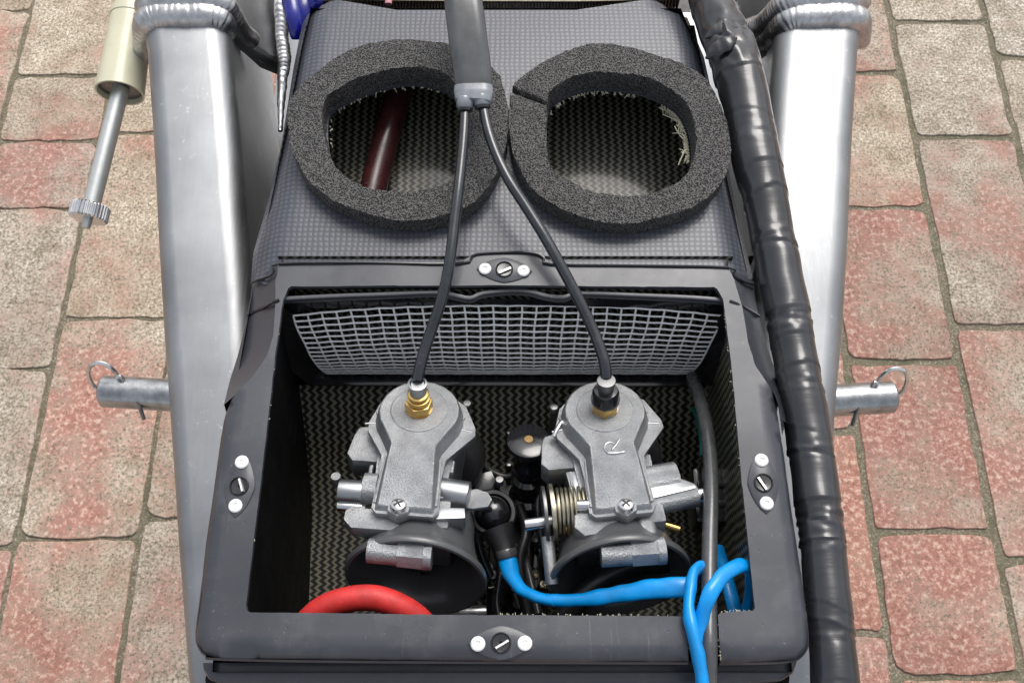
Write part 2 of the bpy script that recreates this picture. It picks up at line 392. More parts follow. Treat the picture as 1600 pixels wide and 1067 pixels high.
def plate(outline, holes, zf, thick, sp=0.006, jag=0):
    """a sheet with holes: outline and holes in the ground plan, height from zf(x, y), real thickness"""
    loops = [resamp(outline, sp)] + [resamp(h, sp * 0.6) for h in holes]
    if jag: loops = [[(x + noise.noise((x * 400, y * 400, 1)) * jag, y + noise.noise((x * 400, y * 400, 9)) * jag) for x, y in l] for l in loops]
    pts, ed = [], []
    for l in loops:
        n = len(pts); pts += l; ed += [(n + i, n + (i + 1) % len(l)) for i in range(len(l))]
    xs = [p[0] for p in loops[0]]; ys = [p[1] for p in loops[0]]
    x = min(xs)
    while x < max(xs):
        y = min(ys)
        while y < max(ys):
            q = (x + 0.0001, y + 0.00013)
            if inside(q, loops[0]) and not any(inside(q, h) for h in loops[1:]) and min(dpoly(q, l) for l in loops) > sp * 0.5: pts.append(q)
            y += sp
        x += sp
    vv, ee, ff, *_ = delaunay_2d_cdt([Vector(p) for p in pts], ed, [], 0, 1e-7)
    keep = []
    for f in ff:
        c = sum((vv[i] for i in f), Vector((0, 0))) / len(f)
        if inside(c, loops[0]) and not any(inside(c, h) for h in loops[1:]): keep.append(list(f))
    n = len(vv); V = [Vector((v.x, v.y, zf(v.x, v.y))) for v in vv]; V += [Vector((v.x, v.y, v.z - thick)) for v in V]
    cnt = {}
    for f in keep:
        for i in range(len(f)):
            a, b = f[i - 1], f[i]; cnt.setdefault(frozenset((a, b)), []).append((a, b))
    Fc = keep + [[i + n for i in f[::-1]] for f in keep]
    for k, l in cnt.items():
        if len(l) == 1: a, b = l[0]; Fc.append([b, a, a + n, b + n])
    return V, Fc
def box(c, sx, sy, sz, m=None):
    V = [Vector((x * sx / 2, y * sy / 2, z * sz / 2)) for x in (-1, 1) for y in (-1, 1) for z in (-1, 1)]
    V = [(m @ v if m else v) + Vector(c) for v in V]
    return V, [[0, 1, 3, 2], [4, 6, 7, 5], [0, 4, 5, 1], [2, 3, 7, 6], [0, 2, 6, 4], [1, 5, 7, 3]]

# ================================================================ GROUND AND PAVERS
g_ = build('ground', ([(-30, -30, -0.0024), (30, -30, -0.0024), (30, 30, -0.0024), (-30, 30, -0.0024)], [[0, 1, 2, 3]]), 'ground'); g_['kind'] = 'structure'
INV[g_.name] = Matrix()
PITCH = 0.1813
colx = [-0.553 - PITCH * 3 + PITCH * i for i in range(13)]
known = {0: [1.55, 1.31, 1.02, .73, .44, .15], 1: [1.45, 1.155, 1.012, .872, .575, .29, .0], 2: [1.62, 1.32, 1.03, .662, .305, .02],
         3: [1.45, 1.18, .90, .62, .335, .05], 8: [1.35, 1.06, .77, .47, .17, -.1], 9: [1.45, 1.162, .874, .588, .313, .112, -.17], 10: [1.55, 1.282, 1.02, .65, .27, .0],
         11: [1.47, 1.20, .9, .6, .3, .02]}
def paver(x0, x1, y0, y1, red, tone):
    g = (0.0042 if x0 < 0 else 0.0054) + random.uniform(-.0012, .0018); x0 += g; x1 -= g; y0 += g; y1 -= g
    r = random.uniform(.006, .015); out = []; bow = random.uniform(-.002, .006)
    for cx, cy, a0 in ((x1 - r, y1 - r, 0), (x0 + r, y1 - r, 90), (x0 + r, y0 + r, 180), (x1 - r, y0 + r, 270)):
        for k in range(4): a = R(a0 + 30 * k); out.append([cx + r * math.cos(a), cy + r * math.sin(a)])
        if a0 in (0, 180):
            s = 1 if a0 == 0 else -1
            for t in (.12, .25, .38, .5, .62, .75, .88):
                out.append([(cx - s * t * (x1 - x0 - 2 * r)), (cy + s * r) + s * bow * math.sin(math.pi * t)])
        else:
            s = -1 if a0 == 90 else 1
            for t in (.09, .18, .27, .36, .45, .54, .63, .72, .81, .9): out.append([cx + s * r, cy + s * t * (y1 - y0 - 2 * r)])
    out = [(x + noise.noise((x * 45, y * 45, 3)) * .0034 + noise.noise((x * 170, y * 170, 5)) * .0024, y + noise.noise((x * 45, y * 45, 7)) * .0034 + noise.noise((x * 170, y * 170, 8)) * .0024) for x, y in out]
    cx, cy = (x0 + x1) / 2, (y0 + y1) / 2; zt = random.uniform(.0, .0012)
    tx, ty = random.uniform(-.004, .004), random.uniform(-.004, .004)
    lv = []
    for s, z in ((0, -.008), (.0003, -.0007), (.0011, -.0001), (.002, .0)):
        l = []
        for x, y in out:
            d = Vector((cx - x, cy - y)).normalized() * s
            l.append(Vector((x + d.x - cx, y + d.y - cy, z + zt + (x - cx) * tx + (y - cy) * ty)))
        lv.append(l)
    o = build('paver', loft(lv), 'paver', g_, local=True, sharp=50); o.location = (cx, cy, 0); o.color = (red, tone, random.random(), 1)
for i in range(-3, 16):
    xa = -0.553 - PITCH * 3 + PITCH * i; xb = xa + PITCH
    ci = i if i in known else None
    # joint lists are known where the photograph shows them
    if ci is not None: js = list(known[ci])
    else:
        off = (i % 2) * .14 + random.uniform(-.02, .02); js = [1.5 - off - .28 * k for k in range(6)]
    while js[0] < 2.2: js.insert(0, js[0] + .28 + random.uniform(-.01, .01))
    while js[-1] > -.5: js.append(js[-1] - .28 + random.uniform(-.01, .01))
    for a, b in zip(js, js[1:]):
        xm, ym = (xa + xb) / 2, (a + b) / 2
        if math.hypot(xm, ym - .75) > 2.0: continue
        if xm > .72: red = .20 if ym > .95 else .36 if ym > .6 else .66
        elif xm > 0: red = .55 if ym > .5 else .68
        elif xm < -.73: red = .50
        else: red = .50
        red += random.uniform(-.10, .10)
        tone = .55 if xm < 0 else .38
        paver(xa, xb, b, a, red, tone + random.uniform(-.2, .2))

# ================================================================ MOTORCYCLE FRAME
fr = thing('motorcycle_frame', 'bare brushed aluminium twin spar motorcycle frame with welded head section', 'motorcycle frame', (0, 0.3, 0.82))
def spar(pts, hw, hd, sgn):
    an = R(1.6) if sgn < 0 else R(0); an = -an * sgn * -1; rot = [(a * math.cos(an) - (b - hd) * math.sin(an), a * math.sin(an) + (b - hd) * math.cos(an) + hd) for a, b in rrect(hw, hd, 0.0145, 8)]
    # pts: centre line of the upper face
    path = [P(a, b, ZB + c) + Vector((0, 0, -hd)) for a, b, c in pts]
    return sweep(path, [(1, 1)] * 6 + [(.95, 1), (.87, 1), (.78, .95), (.74, .85)] if len(pts) > 6 else 1.0, sect=rot, smooth=6, up=Vector((0, 0, 1)), fixed=True)
build('spar', spar([(276, -90, -.024), (282, 20, -.028), (287, 60, -.03), (299, 200, -.037), (308, 340, -.044), (318, 480, -.052), (328, 640, -.06), (335, 800, -.067), (343, 1000, -.078), (350, 1150, -.09)], .0295, .085, -1), 'spar', fr, sharp=60)
build('spar', spar([(1293, -90, -.024), (1287, 20, -.028), (1282, 60, -.03), (1271, 200, -.037), (1263, 340, -.044), (1253, 480, -.052), (1241, 640, -.06), (1236, 800, -.067), (1228, 1000, -.078), (1220, 1150, -.09)], .0295, .085, 1), 'spar', fr, sharp=60)
# head section beyond the welds
build('head_tube_section', spar([(286, 14, -.0305), (290, -10, -.028), (300, -80, -.022), (330, -260, -.010)], .0285, .03, -1), 'spar', fr, sharp=60)
build('head_tube_section', spar([(1286, 14, -.0305), (1280, -10, -.028), (1270, -80, -.022), (1240, -260, -.010)], .0285, .03, 1), 'spar', fr, sharp=60)
def gus(pts): return loft([P3(pts), [v + Vector((0, 0, -.02)) for v in P3(pts)]])
build('gusset', gus([(350, -150, -.035), (442, -150, -.075), (444, 60, -.10), (440, 100, -.105), (400, 78, -.080), (356, 45, -.045)]), 'spar', fr, bevel=.002)
build('gusset', gus([(1218, -150, -.035), (1140, -150, -.075), (1150, 50, -.10), (1166, 66, -.09), (1200, 66, -.06), (1222, 50, -.04)]), 'spar', fr, bevel=.002)
def weld(pts, r, per=.0040, amp=.00042):
    path = [Vector(p) for p in cr([list(P(a, b, ZB + c)) for a, b, c in pts], 26)]
    s = [0]
    for a, b in zip(path, path[1:]): s.append(s[-1] + (b - a).length)
    tot = s[-1]
    def d(t, k, v):
        q = (t * tot / per + .35 * math.sin(2 * math.pi * k) + noise.noise(v * 90) * .5) % 1.0
        return amp * (q ** 0.5 * 1.5 - 1) + noise.noise(v * 130) * .0007
    return sweep(path, r if isinstance(r, (int, float, list)) else r, 18, disp=d)
build('weld_bead', weld([(222, 90, -.068), (226, 60, -.048), (230, 38, -.034), (248, 27, -.0302), (290, 26, -.0292), (334, 27, -.0302), (350, 36, -.036), (354, 52, -.050)], [.006, .0105, .0105, .007]), 'weld', fr, sharp=80)
build('weld_bead', weld([(228, 0, -.046), (230, 12, -.034), (250, 4, -.0265), (300, 0, -.0250), (344, 6, -.028), (358, 24, -.038), (376, 48, -.055), (398, 66, -.068)], [.006, .0105, .0105, .009, .0060], .0030), 'weld', fr, sharp=80)
build('weld_bead', weld([(436, -60, -.07), (438, 0, -.078), (440, 50, -.088), (444, 90, -.095), (441, 130, -.10), (438, 205, -.105)], [.004, .0052, .005, .0016], .0050), 'weld', fr, sharp=80)
build('weld_bead', weld([(1346, 66, -.062), (1344, 44, -.044), (1334, 30, -.0312), (1288, 27, -.0292), (1244, 30, -.0312), (1224, 42, -.039), (1205, 56, -.056), (1172, 64, -.074)], [.006, .0105, .0105, .0085]), 'weld', fr, sharp=80)
build('weld_bead', weld([(1346, 4, -.040), (1330, 2, -.0275), (1284, 0, -.0250), (1238, 5, -.0275), (1216, 22, -.038), (1192, 42, -.055), (1162, 50, -.068)], [.007, .0105, .0105, .0085], .0030), 'weld', fr, sharp=80)

# ================================================================ PINS WITH RING CLIPS
def pin(sgn, px_tip, px_root, py, clipx, lab):
    z = -.085; r = .0105
    a = P(px_root, py + 6, ZB + z); b = P(px_tip, py, ZB + z)
    t = thing('hitch_pin', lab, 'pin', a, 'hitch pins through the frame spars')
    d = (b - a).normalized()
    build('shaft', lathe([(r, -.012), (r, 0), (r, (b - a).length - .0015), (r * .86, (b - a).length)], a, d, 28), 'cast2', t, sharp=40)
    build('end_dimple', lathe([(r * .45, -.0005), (r * .4, .0006), (r * .2, .0008)], b, d, 16), 'darksteel', t)
    q = P(clipx, py, ZB + z) + Vector((0, 0, r)); L = []
    x0 = q.x; s = -sgn
    # wire ring sprung round the end of the pin, its loop standing up
    cpx = P(px_tip - s * 0 + (-14 if s > 0 else 14) * 0, py, ZB + z)
    k = 1 if sgn < 0 else -1
    up = Vector((0, .45, .89)); ri = Vector((k, 0, 0))
    c0 = b + Vector((k * .004, .004, r * .9))
    for ang in range(-60, 250, 15):
        A = R(ang); L.append(c0 + ri * (-.0095 * math.cos(A)) + up * (.0135 * math.sin(A)) + Vector((0, 0.001, 0)))
    L += [c0 + ri * .010 - up * .003, c0 + ri * .0125 + up * .000, c0 + ri * .0115 + up * .003, c0 + ri * .0095 + up * .002]
    build('ring_clip', sweep(L, .0014, 10, smooth=3), 'steel', t)
    L2 = [c0 - ri * .003 - up * .009 , c0 + ri * .004 - up * .012, c0 + ri * .010 - up * .0165, c0 + ri * .014 - up * .014, c0 + ri * .011 - up * .008]
    build('clip_hook', sweep(L2, .0012, 8, smooth=4), 'darksteel', t)
    build('clip_pin', cyl(q + ri * .016 + Vector((0, -.008, -.004)), q + ri * .019 + Vector((0, -.019, -.012)), .0013, 8), 'darksteel', t)
    return t
pin(-1, 160, 262, 611, 185, 'steel hitch pin with ring clip sticking out left of the left spar over the pavers')
pin(1, 1396, 1296, 620, 1372, 'steel hitch pin with ring clip sticking out right of the right spar')

# ================================================================ CREAM SPRING CYLINDER AND ROD (left of frame)
a0 = P(212, -30, ZB - .06); a1 = P(206, 28, ZB - .064); a2 = P(187, 146, ZB - .072); a3 = P(140, 332, ZB - .09)
t = thing('adjuster_rod', 'cream cylinder holding a steel rod with knurled end knob beside the left spar', 'adjuster rod', a2)
d = (a2 - a1).normalized()
L = (a2 - a1).length
build('cylinder', lathe([(.0125, -.03), (.0135, -.001), (.0150, .0), (.0172, L), (.0158, L), (.0155, L - .006)], a1, d, 36, caps=False), 'cream', t, sharp=40)
build('collar_ring', lathe([(.0128, -.006), (.0152, -.005), (.0156, .0015), (.013, .002)], a1, d, 36), 'cream', t, sharp=40)
build('cylinder_base', lathe([(.0156, 0), (.004, 0.0005)], a2 - d * .004, d, 30), 'darksteel', t)
d2 = (a3 - a2).normalized(); L = (a3 - a2).length
build('rod', lathe([(.0062, -.004), (.0062, L)], a2, d2, 24), 'rodsteel', t, sharp=40)
kn = [];
for k in range(128):
    a = 2 * math.pi * k / 128; kn.append((a, .0134 if (k // 2) % 2 else .0126))
s = d2.cross(Vector((0, 1, .2))).normalized(); u = d2.cross(s)
build('knurled_knob', loft([[a3 + d2 * h + (s * math.cos(a) + u * math.sin(a)) * (r * q) for a, r in kn] for h, q in ((-.0055, .92), (-.0045, 1), (.0045, 1), (.0055, .92))]), 'steel', t, sharp=25)
build('thread_end', lathe([(.0032, 0), (.0034, .008), (.0028, .012)], a3, d2, 16), 'rodsteel', t)

# ================================================================ AIRBOX
ab = thing('airbox', 'black carbon fibre airbox with open rectangular top and two round intake holes', 'airbox', (0, 0.27, 0.74))
panel_px = [(494, 19), (620, 16), (900, 16), (1048, 19), (1074, 28), (1100, 90), (1128, 220), (1158, 360), (1176, 434), (1160, 444), (1120, 452), (800, 446), (440, 446), (412, 444), (392, 436), (396, 395), (420, 310), (440, 225), (458, 110), (472, 38), (480, 24)]
pan = [(v.x, v.y) for v in PL(panel_px, ZB - .006)]
ZP = ZB - .006
inL = [(505, 205), (507, 155), (535, 133), (575, 115), (631, 103), (673, 107), (705, 122), (728, 160), (733, 215), (724, 258), (701, 284), (659, 296), (617, 298), (575, 292), (541, 275), (516, 245)]
inR = [(854, 216), (854, 179), (857, 150), (866, 135), (904, 116), (950, 111), (1012, 120), (1058, 143), (1080, 172), (1089, 216), (1084, 250), (1065, 280), (1027, 297), (981, 304), (928, 297), (893, 282), (860, 258)]
outL = [(450, 205), (449, 169), (464, 138), (513, 97), (552, 74), (603, 63), (659, 62), (705, 70), (771, 108), (791, 150), (793, 205), (778, 262), (742, 312), (690, 337), (640, 343), (580, 334), (520, 312), (480, 278), (458, 240)]
outR = [(797, 205), (797, 165), (802, 132), (842, 101), (888, 77), (935, 66), (981, 73), (1058, 95), (1105, 124), (1129, 170), (1143, 225), (1135, 268), (1105, 308), (1050, 334), (965, 348), (880, 326), (832, 294), (806, 250)]
ZF = ZP + .0140
def ringpts(px, z): return [tuple(p[:2]) for p in cr([[v.x, v.y] for v in PL(px, z)], 8, True)]
hl, hr = ringpts(inL, ZF), ringpts(inR, ZF)
def grow(poly, f):
    c = Vector((sum(p[0] for p in poly) / len(poly), sum(p[1] for p in poly) / len(poly)))
    return [tuple(c + (Vector(p) - c) * f) for p in poly]
def zpan(x, y):
    e = min(dseg((x, y), pan[i], pan[i - 1]) for i in list(range(4, 9)) + list(range(15, len(pan))) + [0])
    q = max(0, 1 - e / .020); yb = (y - .25) / .21
    return ZP - .013 * q * q - .007 * max(0, yb) ** 2 - .003 * q
for _ in range(3):
    pan = [(lambda v: (v.x, v.y))(P(a, b, zpan(*q))) for (a, b), q in zip(panel_px, pan)]
build('top_panel', plate(pan, [grow(hl, .985), grow(hr, .985)], zpan, .0022, .006), 'panel', ab, sharp=50)
# duct tray under the holes
tray = [(470, 30), (1100, 30), (1140, 440), (430, 440)]
T0 = PL([(478, 40), (1085, 40), (1165, 430), (400, 430)], ZB - .02); T1 = [Vector((v.x * .98, v.y * .98 + .004, ZB - .054 - (.010 if i > 1 else 0))) for i, v in enumerate(T0)]
build('duct_tray', (T0 + T1, [[0, 1, 5, 4], [3, 0, 4, 7], [1, 2, 6, 5], [4, 5, 6, 7]]), 'weave', ab)
# frayed fibres along the cut edges of the two holes
fb = []
def fray(poly, a0, a1, n, ln, r=.00035):
    c = Vector((sum(p[0] for p in poly) / len(poly), sum(p[1] for p in poly) / len(poly)))
    for _ in range(n):
        a = R(random.uniform(a0, a1)); best = max(poly, key=lambda p: (Vector(p) - c).normalized().dot(Vector((math.cos(a), math.sin(a)))))
        t = (Vector(best) - c).normalized(); tg = Vector((-t.y, t.x)); p = Vector(best) - t * .0012
        l = ln * random.uniform(.4, 1.4); q = random.uniform(-1, 1)
        z = zpan(p.x, p.y) - .0006
        fb.append(sweep([(p.x, p.y, z), (p.x - t.x * l * .4 + tg.x * l * q * .6, p.y - t.y * l * .4 + tg.y * l * q * .6, z + random.uniform(-.001, .001)),
                         (p.x - t.x * l * .7 + tg.x * l * q * 1.3, p.y - t.y * l * .7 + tg.y * l * q * 1.3, z - random.uniform(-.001, .003))], r, 4, smooth=2))
gl, gr = grow(hl, .985), grow(hr, .985)
fray(gl, 60, 180, 34, .0013, .0004); fray(gr, 70, 150, 45, .0020, .0004)
fray(gr, -15, 45, 130, .0034, .0004); fray(gr, -5, 38, 14, .008, .0004)
build('frayed_fibre', join(*fb), 'fibre', ab, kind='stuff')
# frame shaped flange around the opening
fo = [(437, 411), (560, 409), (716, 411), (738, 399), (752, 395), (800, 393), (836, 395), (850, 402), (862, 412), (1000, 414), (1137, 417),
      (1148, 440), (1160, 480), (1168, 530), (1180, 570), (1212, 618), (1219, 650), (1232, 740), (1245, 830), (1256, 900), (1265, 965), (1267, 1000), (1262, 1018), (1247, 1030), (1200, 1033), (1127, 1036),
      (1124, 1000), (1122, 957), (1180, 953),
      (1160, 760), (1142, 560), (1130, 468), (1119, 449), (780, 446), (452, 447), (442, 470), (432, 540), (409, 740), (396, 850), (384, 948), (387, 956),
      (700, 960), (1072, 962), (1074, 1000), (1078, 1034), (900, 1034), (600, 1031), (340, 1027), (312, 1019), (303, 1005), (301, 985),
      (309, 930), (318, 850), (330, 770), (342, 680), (349, 645), (357, 625), (393, 590), (418, 555), (428, 520), (430, 470), (430, 440)]
FO = [(v.x, v.y) for v in PL(fo)]
def smoothpoly(poly, it=1):
    for _ in range(it):
        o = []
        for i in range(len(poly)):
            a, b = Vector(poly[i]), Vector(poly[(i + 1) % len(poly)])
            if (b - a).length < .004: o.append(tuple((a + b) / 2)); continue
            o += [tuple(a + (b - a).normalized() * .0012), tuple(b - (b - a).normalized() * .0012)]
        poly = o
    return poly
outer_edge = [(v.x, v.y) for v in PL(fo[15:26] + fo[44:57])]
def zfl(x, y):
    e = min(dseg((x, y), outer_edge[i], outer_edge[i + 1]) for i in range(len(outer_edge) - 1))
    q = max(0, 1 - e / .006); return ZB - .0042 * q * q + noise.noise((x * 22, y * 22, 0)) * .0006
build('flange', plate(smoothpoly(FO), [], zfl, .003, .0045, .0003), 'flange', ab, sharp=55)
# raw cut edge fuzz on the opening
fb = []
def edgefuzz(a, b, n):
    for _ in range(n):
        t = random.random(); p = P(a[0] + (b[0] - a[0]) * t, a[1] + (b[1] - a[1]) * t, ZB - .0008)
        q = p + Vector((random.uniform(-1, 1), random.uniform(-.4, 1), random.uniform(-.4, .4))) * .0011
        fb.append(sweep([p, (p + q) / 2 + Vector((0, .0004, 0)), q], .00018, 4))
edgefuzz((780, 960), (1070, 962), 34); edgefuzz((1122, 957), (1180, 953), 16); edgefuzz((1124, 960), (1126, 1034), 26); edgefuzz((1130, 470), (1180, 950), 26); edgefuzz((386, 948), (440, 480), 6)
build('frayed_fibre', join(*fb), 'fibre', ab, kind='stuff')
# outer skirt: rounded lip, ledge and lower body
def ringz(px, z, sx=1.0, cx=785): return [P(cx + (a - cx) * sx, b, ZB + z) for a, b in px]
skirt = [(357, 625), (345, 655), (330, 770), (318, 850), (307, 930), (300, 985), (303, 1008), (315, 1024), (345, 1031), (600, 1035), (1078, 1037)]
skirt2 = [(1127, 1038), (1200, 1037), (1245, 1033), (1264, 1018), (1269, 1000), (1266, 965), (1256, 900), (1245, 830), (1232, 740), (1219, 650), (1212, 618)]
def strip(rows):
    n = len(rows[0]); V = [v for r in rows for v in r]; Fc = []
    for i in range(len(rows) - 1):
        for k in range(n - 1): Fc.append([i * n + k, i * n + k + 1, (i + 1) * n + k + 1, (i + 1) * n + k])
    return V, Fc
cen = Vector((0, .16))
def inset(pts, d, z):
    o = []
    for i, p in enumerate(pts):
        a = pts[max(0, i - 1)]; b = pts[min(len(pts) - 1, i + 1)]; t = (b - a).normalized(); nn = Vector((t.y, -t.x, 0))
        if nn.dot(Vector((cen.x - p.x, cen.y - p.y, 0))) < 0: nn = -nn
        o.append(Vector((p.x + nn.x * d, p.y + nn.y * d, ZB + z)))
    return o
for sk in (skirt, skirt2):
    B = [Vector((v.x, v.y, 0)) for v in PL(sk)]; B = [Vector(p) for p in cr([list(b) for b in B], 3)]
    rows = [inset(B, .0012, -.0036), inset(B, .0002, -.005), inset(B, .0008, -.011), inset(B, .003, -.0135), inset(B, .003, -.0175), inset(B, .0045, -.030)]
    build('outer_wall', strip(rows), 'flange', ab, sharp=40)
# sloping shoulders beside the flange
def shoulder(inner, outer, low):
    rows = [cr([list(p) for p in P3(q)], 4) for q in (inner, outer, low)]
    rows = [[Vector(p) for p in r] for r in rows]
    return strip(rows)
build('shoulder', shoulder([(434, 412, -.0015), (431, 440, -.0015), (431, 470, -.0015), (429, 520, -.0015), (419, 555, -.0015), (394, 591, -.0015), (356, 627, -.002)],
                           [(394, 441, -.016), (391, 466, -.018), (386, 493, -.02), (378, 530, -.022), (370, 560, -.022), (359, 595, -.018), (350, 632, -.006)],
                           [(396, 470, -.06), (394, 490, -.06), (390, 520, -.06), (384, 560, -.06), (378, 590, -.06), (370, 620, -.06), (358, 660, -.05)]), 'flange', ab)
build('shoulder', shoulder([(1139, 418, -.0015), (1148, 440, -.0015), (1160, 480, -.0015), (1167, 530, -.0015), (1179, 570, -.0015), (1211, 618, -.0015), (1220, 655, -.002)],
                           [(1178, 440, -.014), (1180, 466, -.016), (1186, 495, -.018), (1198, 540, -.02), (1212, 580, -.02), (1222, 615, -.016), (1228, 660, -.006)],
                           [(1176, 470, -.06), (1178, 490, -.06), (1190, 530, -.06), (1200, 570, -.06), (1208, 600, -.06), (1215, 630, -.06), (1222, 680, -.05)]), 'flange', ab)
# raised joint lines where the moulding halves overlap
build('joint_seam', sweep(P3([(392, 442, -.013), (402, 438, -.010), (420, 432, -.003), (428, 424, .0), (436, 412, .0008), (560, 410, .0008), (716, 412, .0008), (738, 400, .0008), (752, 396, .0008), (800, 394, .0008), (836, 396, .0008), (850, 403, .0008), (862, 413, .0008), (1000, 415, .0008), (1137, 418, .0008), (1146, 430, -.001), (1160, 440, -.006), (1178, 446, -.012)]), .0008, 8, smooth=3), 'gloss', ab)
build('joint_seam', sweep(P3([(387, 493, -.019), (405, 484, -.012), (424, 474, -.001), (436, 468, .0004)]), .0009, 8, smooth=3), 'gloss', ab)
build('joint_seam', sweep(P3([(1186, 494, -.017), (1172, 486, -.009), (1158, 478, -.001), (1140, 470, .0004)]), .0009, 8, smooth=3), 'gloss', ab)
# the narrow lip crossing behind the flange, dipping at its middle
lip = [(444, 469), (520, 465), (600, 462), (680, 459), (712, 464), (735, 468), (755, 460), (800, 456), (830, 458), (852, 464), (880, 467), (905, 460), (990, 463), (1080, 467), (1142, 472)]
build('inner_lip', sweep(P3([(a, b, -.006) for a, b in lip]), 1.0, sect=rrect(.0013, .0026, .0005, 2), smooth=3, fixed=True), 'flange', ab)
# interior walls, floor and mesh housing
ZW = -.155
def wall(pts, name='inner_wall', m='weave', th=.002): return build(name, (P3(pts), [list(range(len(pts)))]), m, ab)
U0 = P3([(452, 440, -.004), (1126, 440, -.004)]); yF = U0[0].y
ya = P(790, 452, ZB - .012).y + .004
yb = P(790, 585, ZB - .088).y; yc = P(790, 604, ZB - .092).y; yd = P(790, 800, ZB + ZW).y; ye = P(790, 985, ZB - .02).y - .012
def X(px, py, z): return P(px, py, ZB + z).x
# front strip of weave seen in the gap above the lip
build('inner_wall', ([(X(440, 445, -.02), ya + .014, ZB - .004), (X(1140, 445, -.02), ya + .014, ZB - .004), (X(1140, 445, -.02), ya + .006, ZB - .034), (X(440, 445, -.02), ya + .006, ZB - .034)], [[0, 1, 2, 3]]), 'weave', ab)
xl0, xr0 = X(425, 560, -.004), X(1150, 560, -.004)
xlb, xrb = X(374, 960, -.004), X(1192, 960, -.004)
kx = .95
LW = [(X(444, 455, -.004) - .003, ya + .012, ZB - .0035), (xlb, ye, ZB - .0035), (xlb + .006, ye, ZB + ZW), (X(455, 600, -.09) + .004, yc, ZB + ZW), (X(455, 600, -.09), yc + .06, ZB - .09)]
RW = [(X(1134, 455, -.004) + .003, ya + .012, ZB - .0035), (xrb, ye, ZB - .0035), (xrb - .006, ye, ZB + ZW), (X(1120, 600, -.09) - .004, yc, ZB + ZW), (X(1120, 600, -.09), yc + .06, ZB - .09)]
def sidewall(W, m, sg):
    rows = []
    for k in range(9):
        t_ = k / 8; a = Vector(W[0]).lerp(Vector(W[1]), t_); b = Vector(W[4]).lerp(Vector(W[3]), min(1, t_ * 2)).lerp(Vector(W[2]), max(0, t_ * 2 - 1)); b.z = ZB + (-.09 + (ZW + .09) * min(1, t_ * 2))
        rows.append([a.lerp(b, q / 5) for q in range(6)])
    build('inner_wall', strip(rows), m, ab, sharp=80)
sidewall(LW, 'shell_shade', -1); sidewall(RW, 'weave', 1)  # left wall painted plain black for its shade, right wall keeps the weave
build('inner_wall', ([LW[1], RW[1], RW[2], LW[2]], [[0, 1, 2, 3]]), 'shell_shade', ab)
xa_, xb_ = X(430, 600, -.09), X(1145, 600, -.09)
build('inner_floor', strip([[Vector((xa_, yc + .002, ZB - .094)), Vector((xb_, yc + .002, ZB - .094))], [Vector((xa_, (yc + yd) / 2 + .004, ZB - .128)), Vector((xb_, (yc + yd) / 2 + .004, ZB - .128))], [Vector((xa_ - .010, yd, ZB + ZW)), Vector((xb_ + .010, yd, ZB + ZW))], [Vector((xa_ - .036, ye, ZB + ZW - .002)), Vector((xb_ + .036, ye, ZB + ZW - .002))]]), 'weave', ab, sharp=80)
# stepped tray showing below the front lip
tr = [(316, 1034), (318, 1044), (326, 1056), (345, 1064), (1072, 1066), (1130, 1068), (1222, 1058), (1240, 1046), (1246, 1030)]
T = PL(tr, ZB - .020)
build('lower_tray', loft([[v.copy() for v in T], [v + Vector((0, -.0015, -.002)) for v in T], [v + Vector((0, -.0015, -.012)) for v in T]]), 'flange', ab, bevel=.0008)
T = PL([(322, 1046), (318, 1060), (325, 1140), (1225, 1140), (1236, 1060), (1236, 1046)], ZB - .034)
build('lower_tray', loft([T, [v + Vector((0, 0, -.15)) for v in T]]), 'shell_shade', ab, bevel=.003)
# closed lower shell round duct and box, below everything seen through the holes
sh = PL([(484, 20), (1066, 20), (1095, 90), (1120, 200), (1172, 440), (1195, 560), (1218, 700), (1240, 1050), (330, 1050), (350, 700), (375, 560), (396, 440), (445, 210), (470, 80)], ZB - .02)
shc = Vector((-.01, .27, 0))
build('lower_shell', strip([[Vector((v.x + (shc.x - v.x) * q, v.y, ZB + z)) for v in sh + sh[:1]] for q, z in ((.012, -.016), (.0, -.03), (.02, -.10), (.06, -.22))]), 'shell_shade', ab, sharp=60)
build('shell_floor', ([Vector((v.x * .94, v.y, ZB - .215)) for v in sh], [list(range(len(sh)))]), 'shell_shade', ab)
build('duct_roof', (P3([(420, 452, -.016), (1160, 452, -.016), (1150, 436, -.10), (430, 436, -.10)]), [[0, 1, 2, 3]]), 'shell_shade', ab)
# mesh housing: black ledge under the mesh, cheeks at both ends
hz0 = P3([(497, 586, -.088), (1090, 588, -.088)]); hz1 = P3([(440, 602, -.089), (1140, 602, -.089)])
build('mesh_ledge', loft([[P(497, 582, ZB - .087), P(1088, 584, ZB - .087), P(1100, 604, ZB - .087), P(486, 602, ZB - .087)], [P(490, 575, ZB - .099), P(1095, 577, ZB - .099), P(1104, 606, ZB - .099), P(478, 604, ZB - .099)]]), 'gloss', ab, bevel=.0015)
build('mesh_cheek', (P3([(442, 480, -.012), (459, 492, -.018), (512, 585, -.089), (486, 604, -.089), (432, 560, -.05)]), [[0, 1, 2, 3, 4]]), 'gloss', ab)
build('mesh_cheek', (P3([(1140, 482, -.012), (1124, 495, -.018), (1074, 585, -.089), (1102, 604, -.089), (1150, 570, -.05)]), [[0, 1, 2, 3, 4]]), 'gloss', ab)
build('mesh_cheek', (P3([(440, 466, -.012), (1142, 468, -.012), (1124, 494, -.020), (1100, 484, -.020), (800, 473, -.020), (490, 482, -.020), (459, 490, -.020)]), [[0, 1, 2, 3, 4, 5, 6]]), 'gloss', ab)
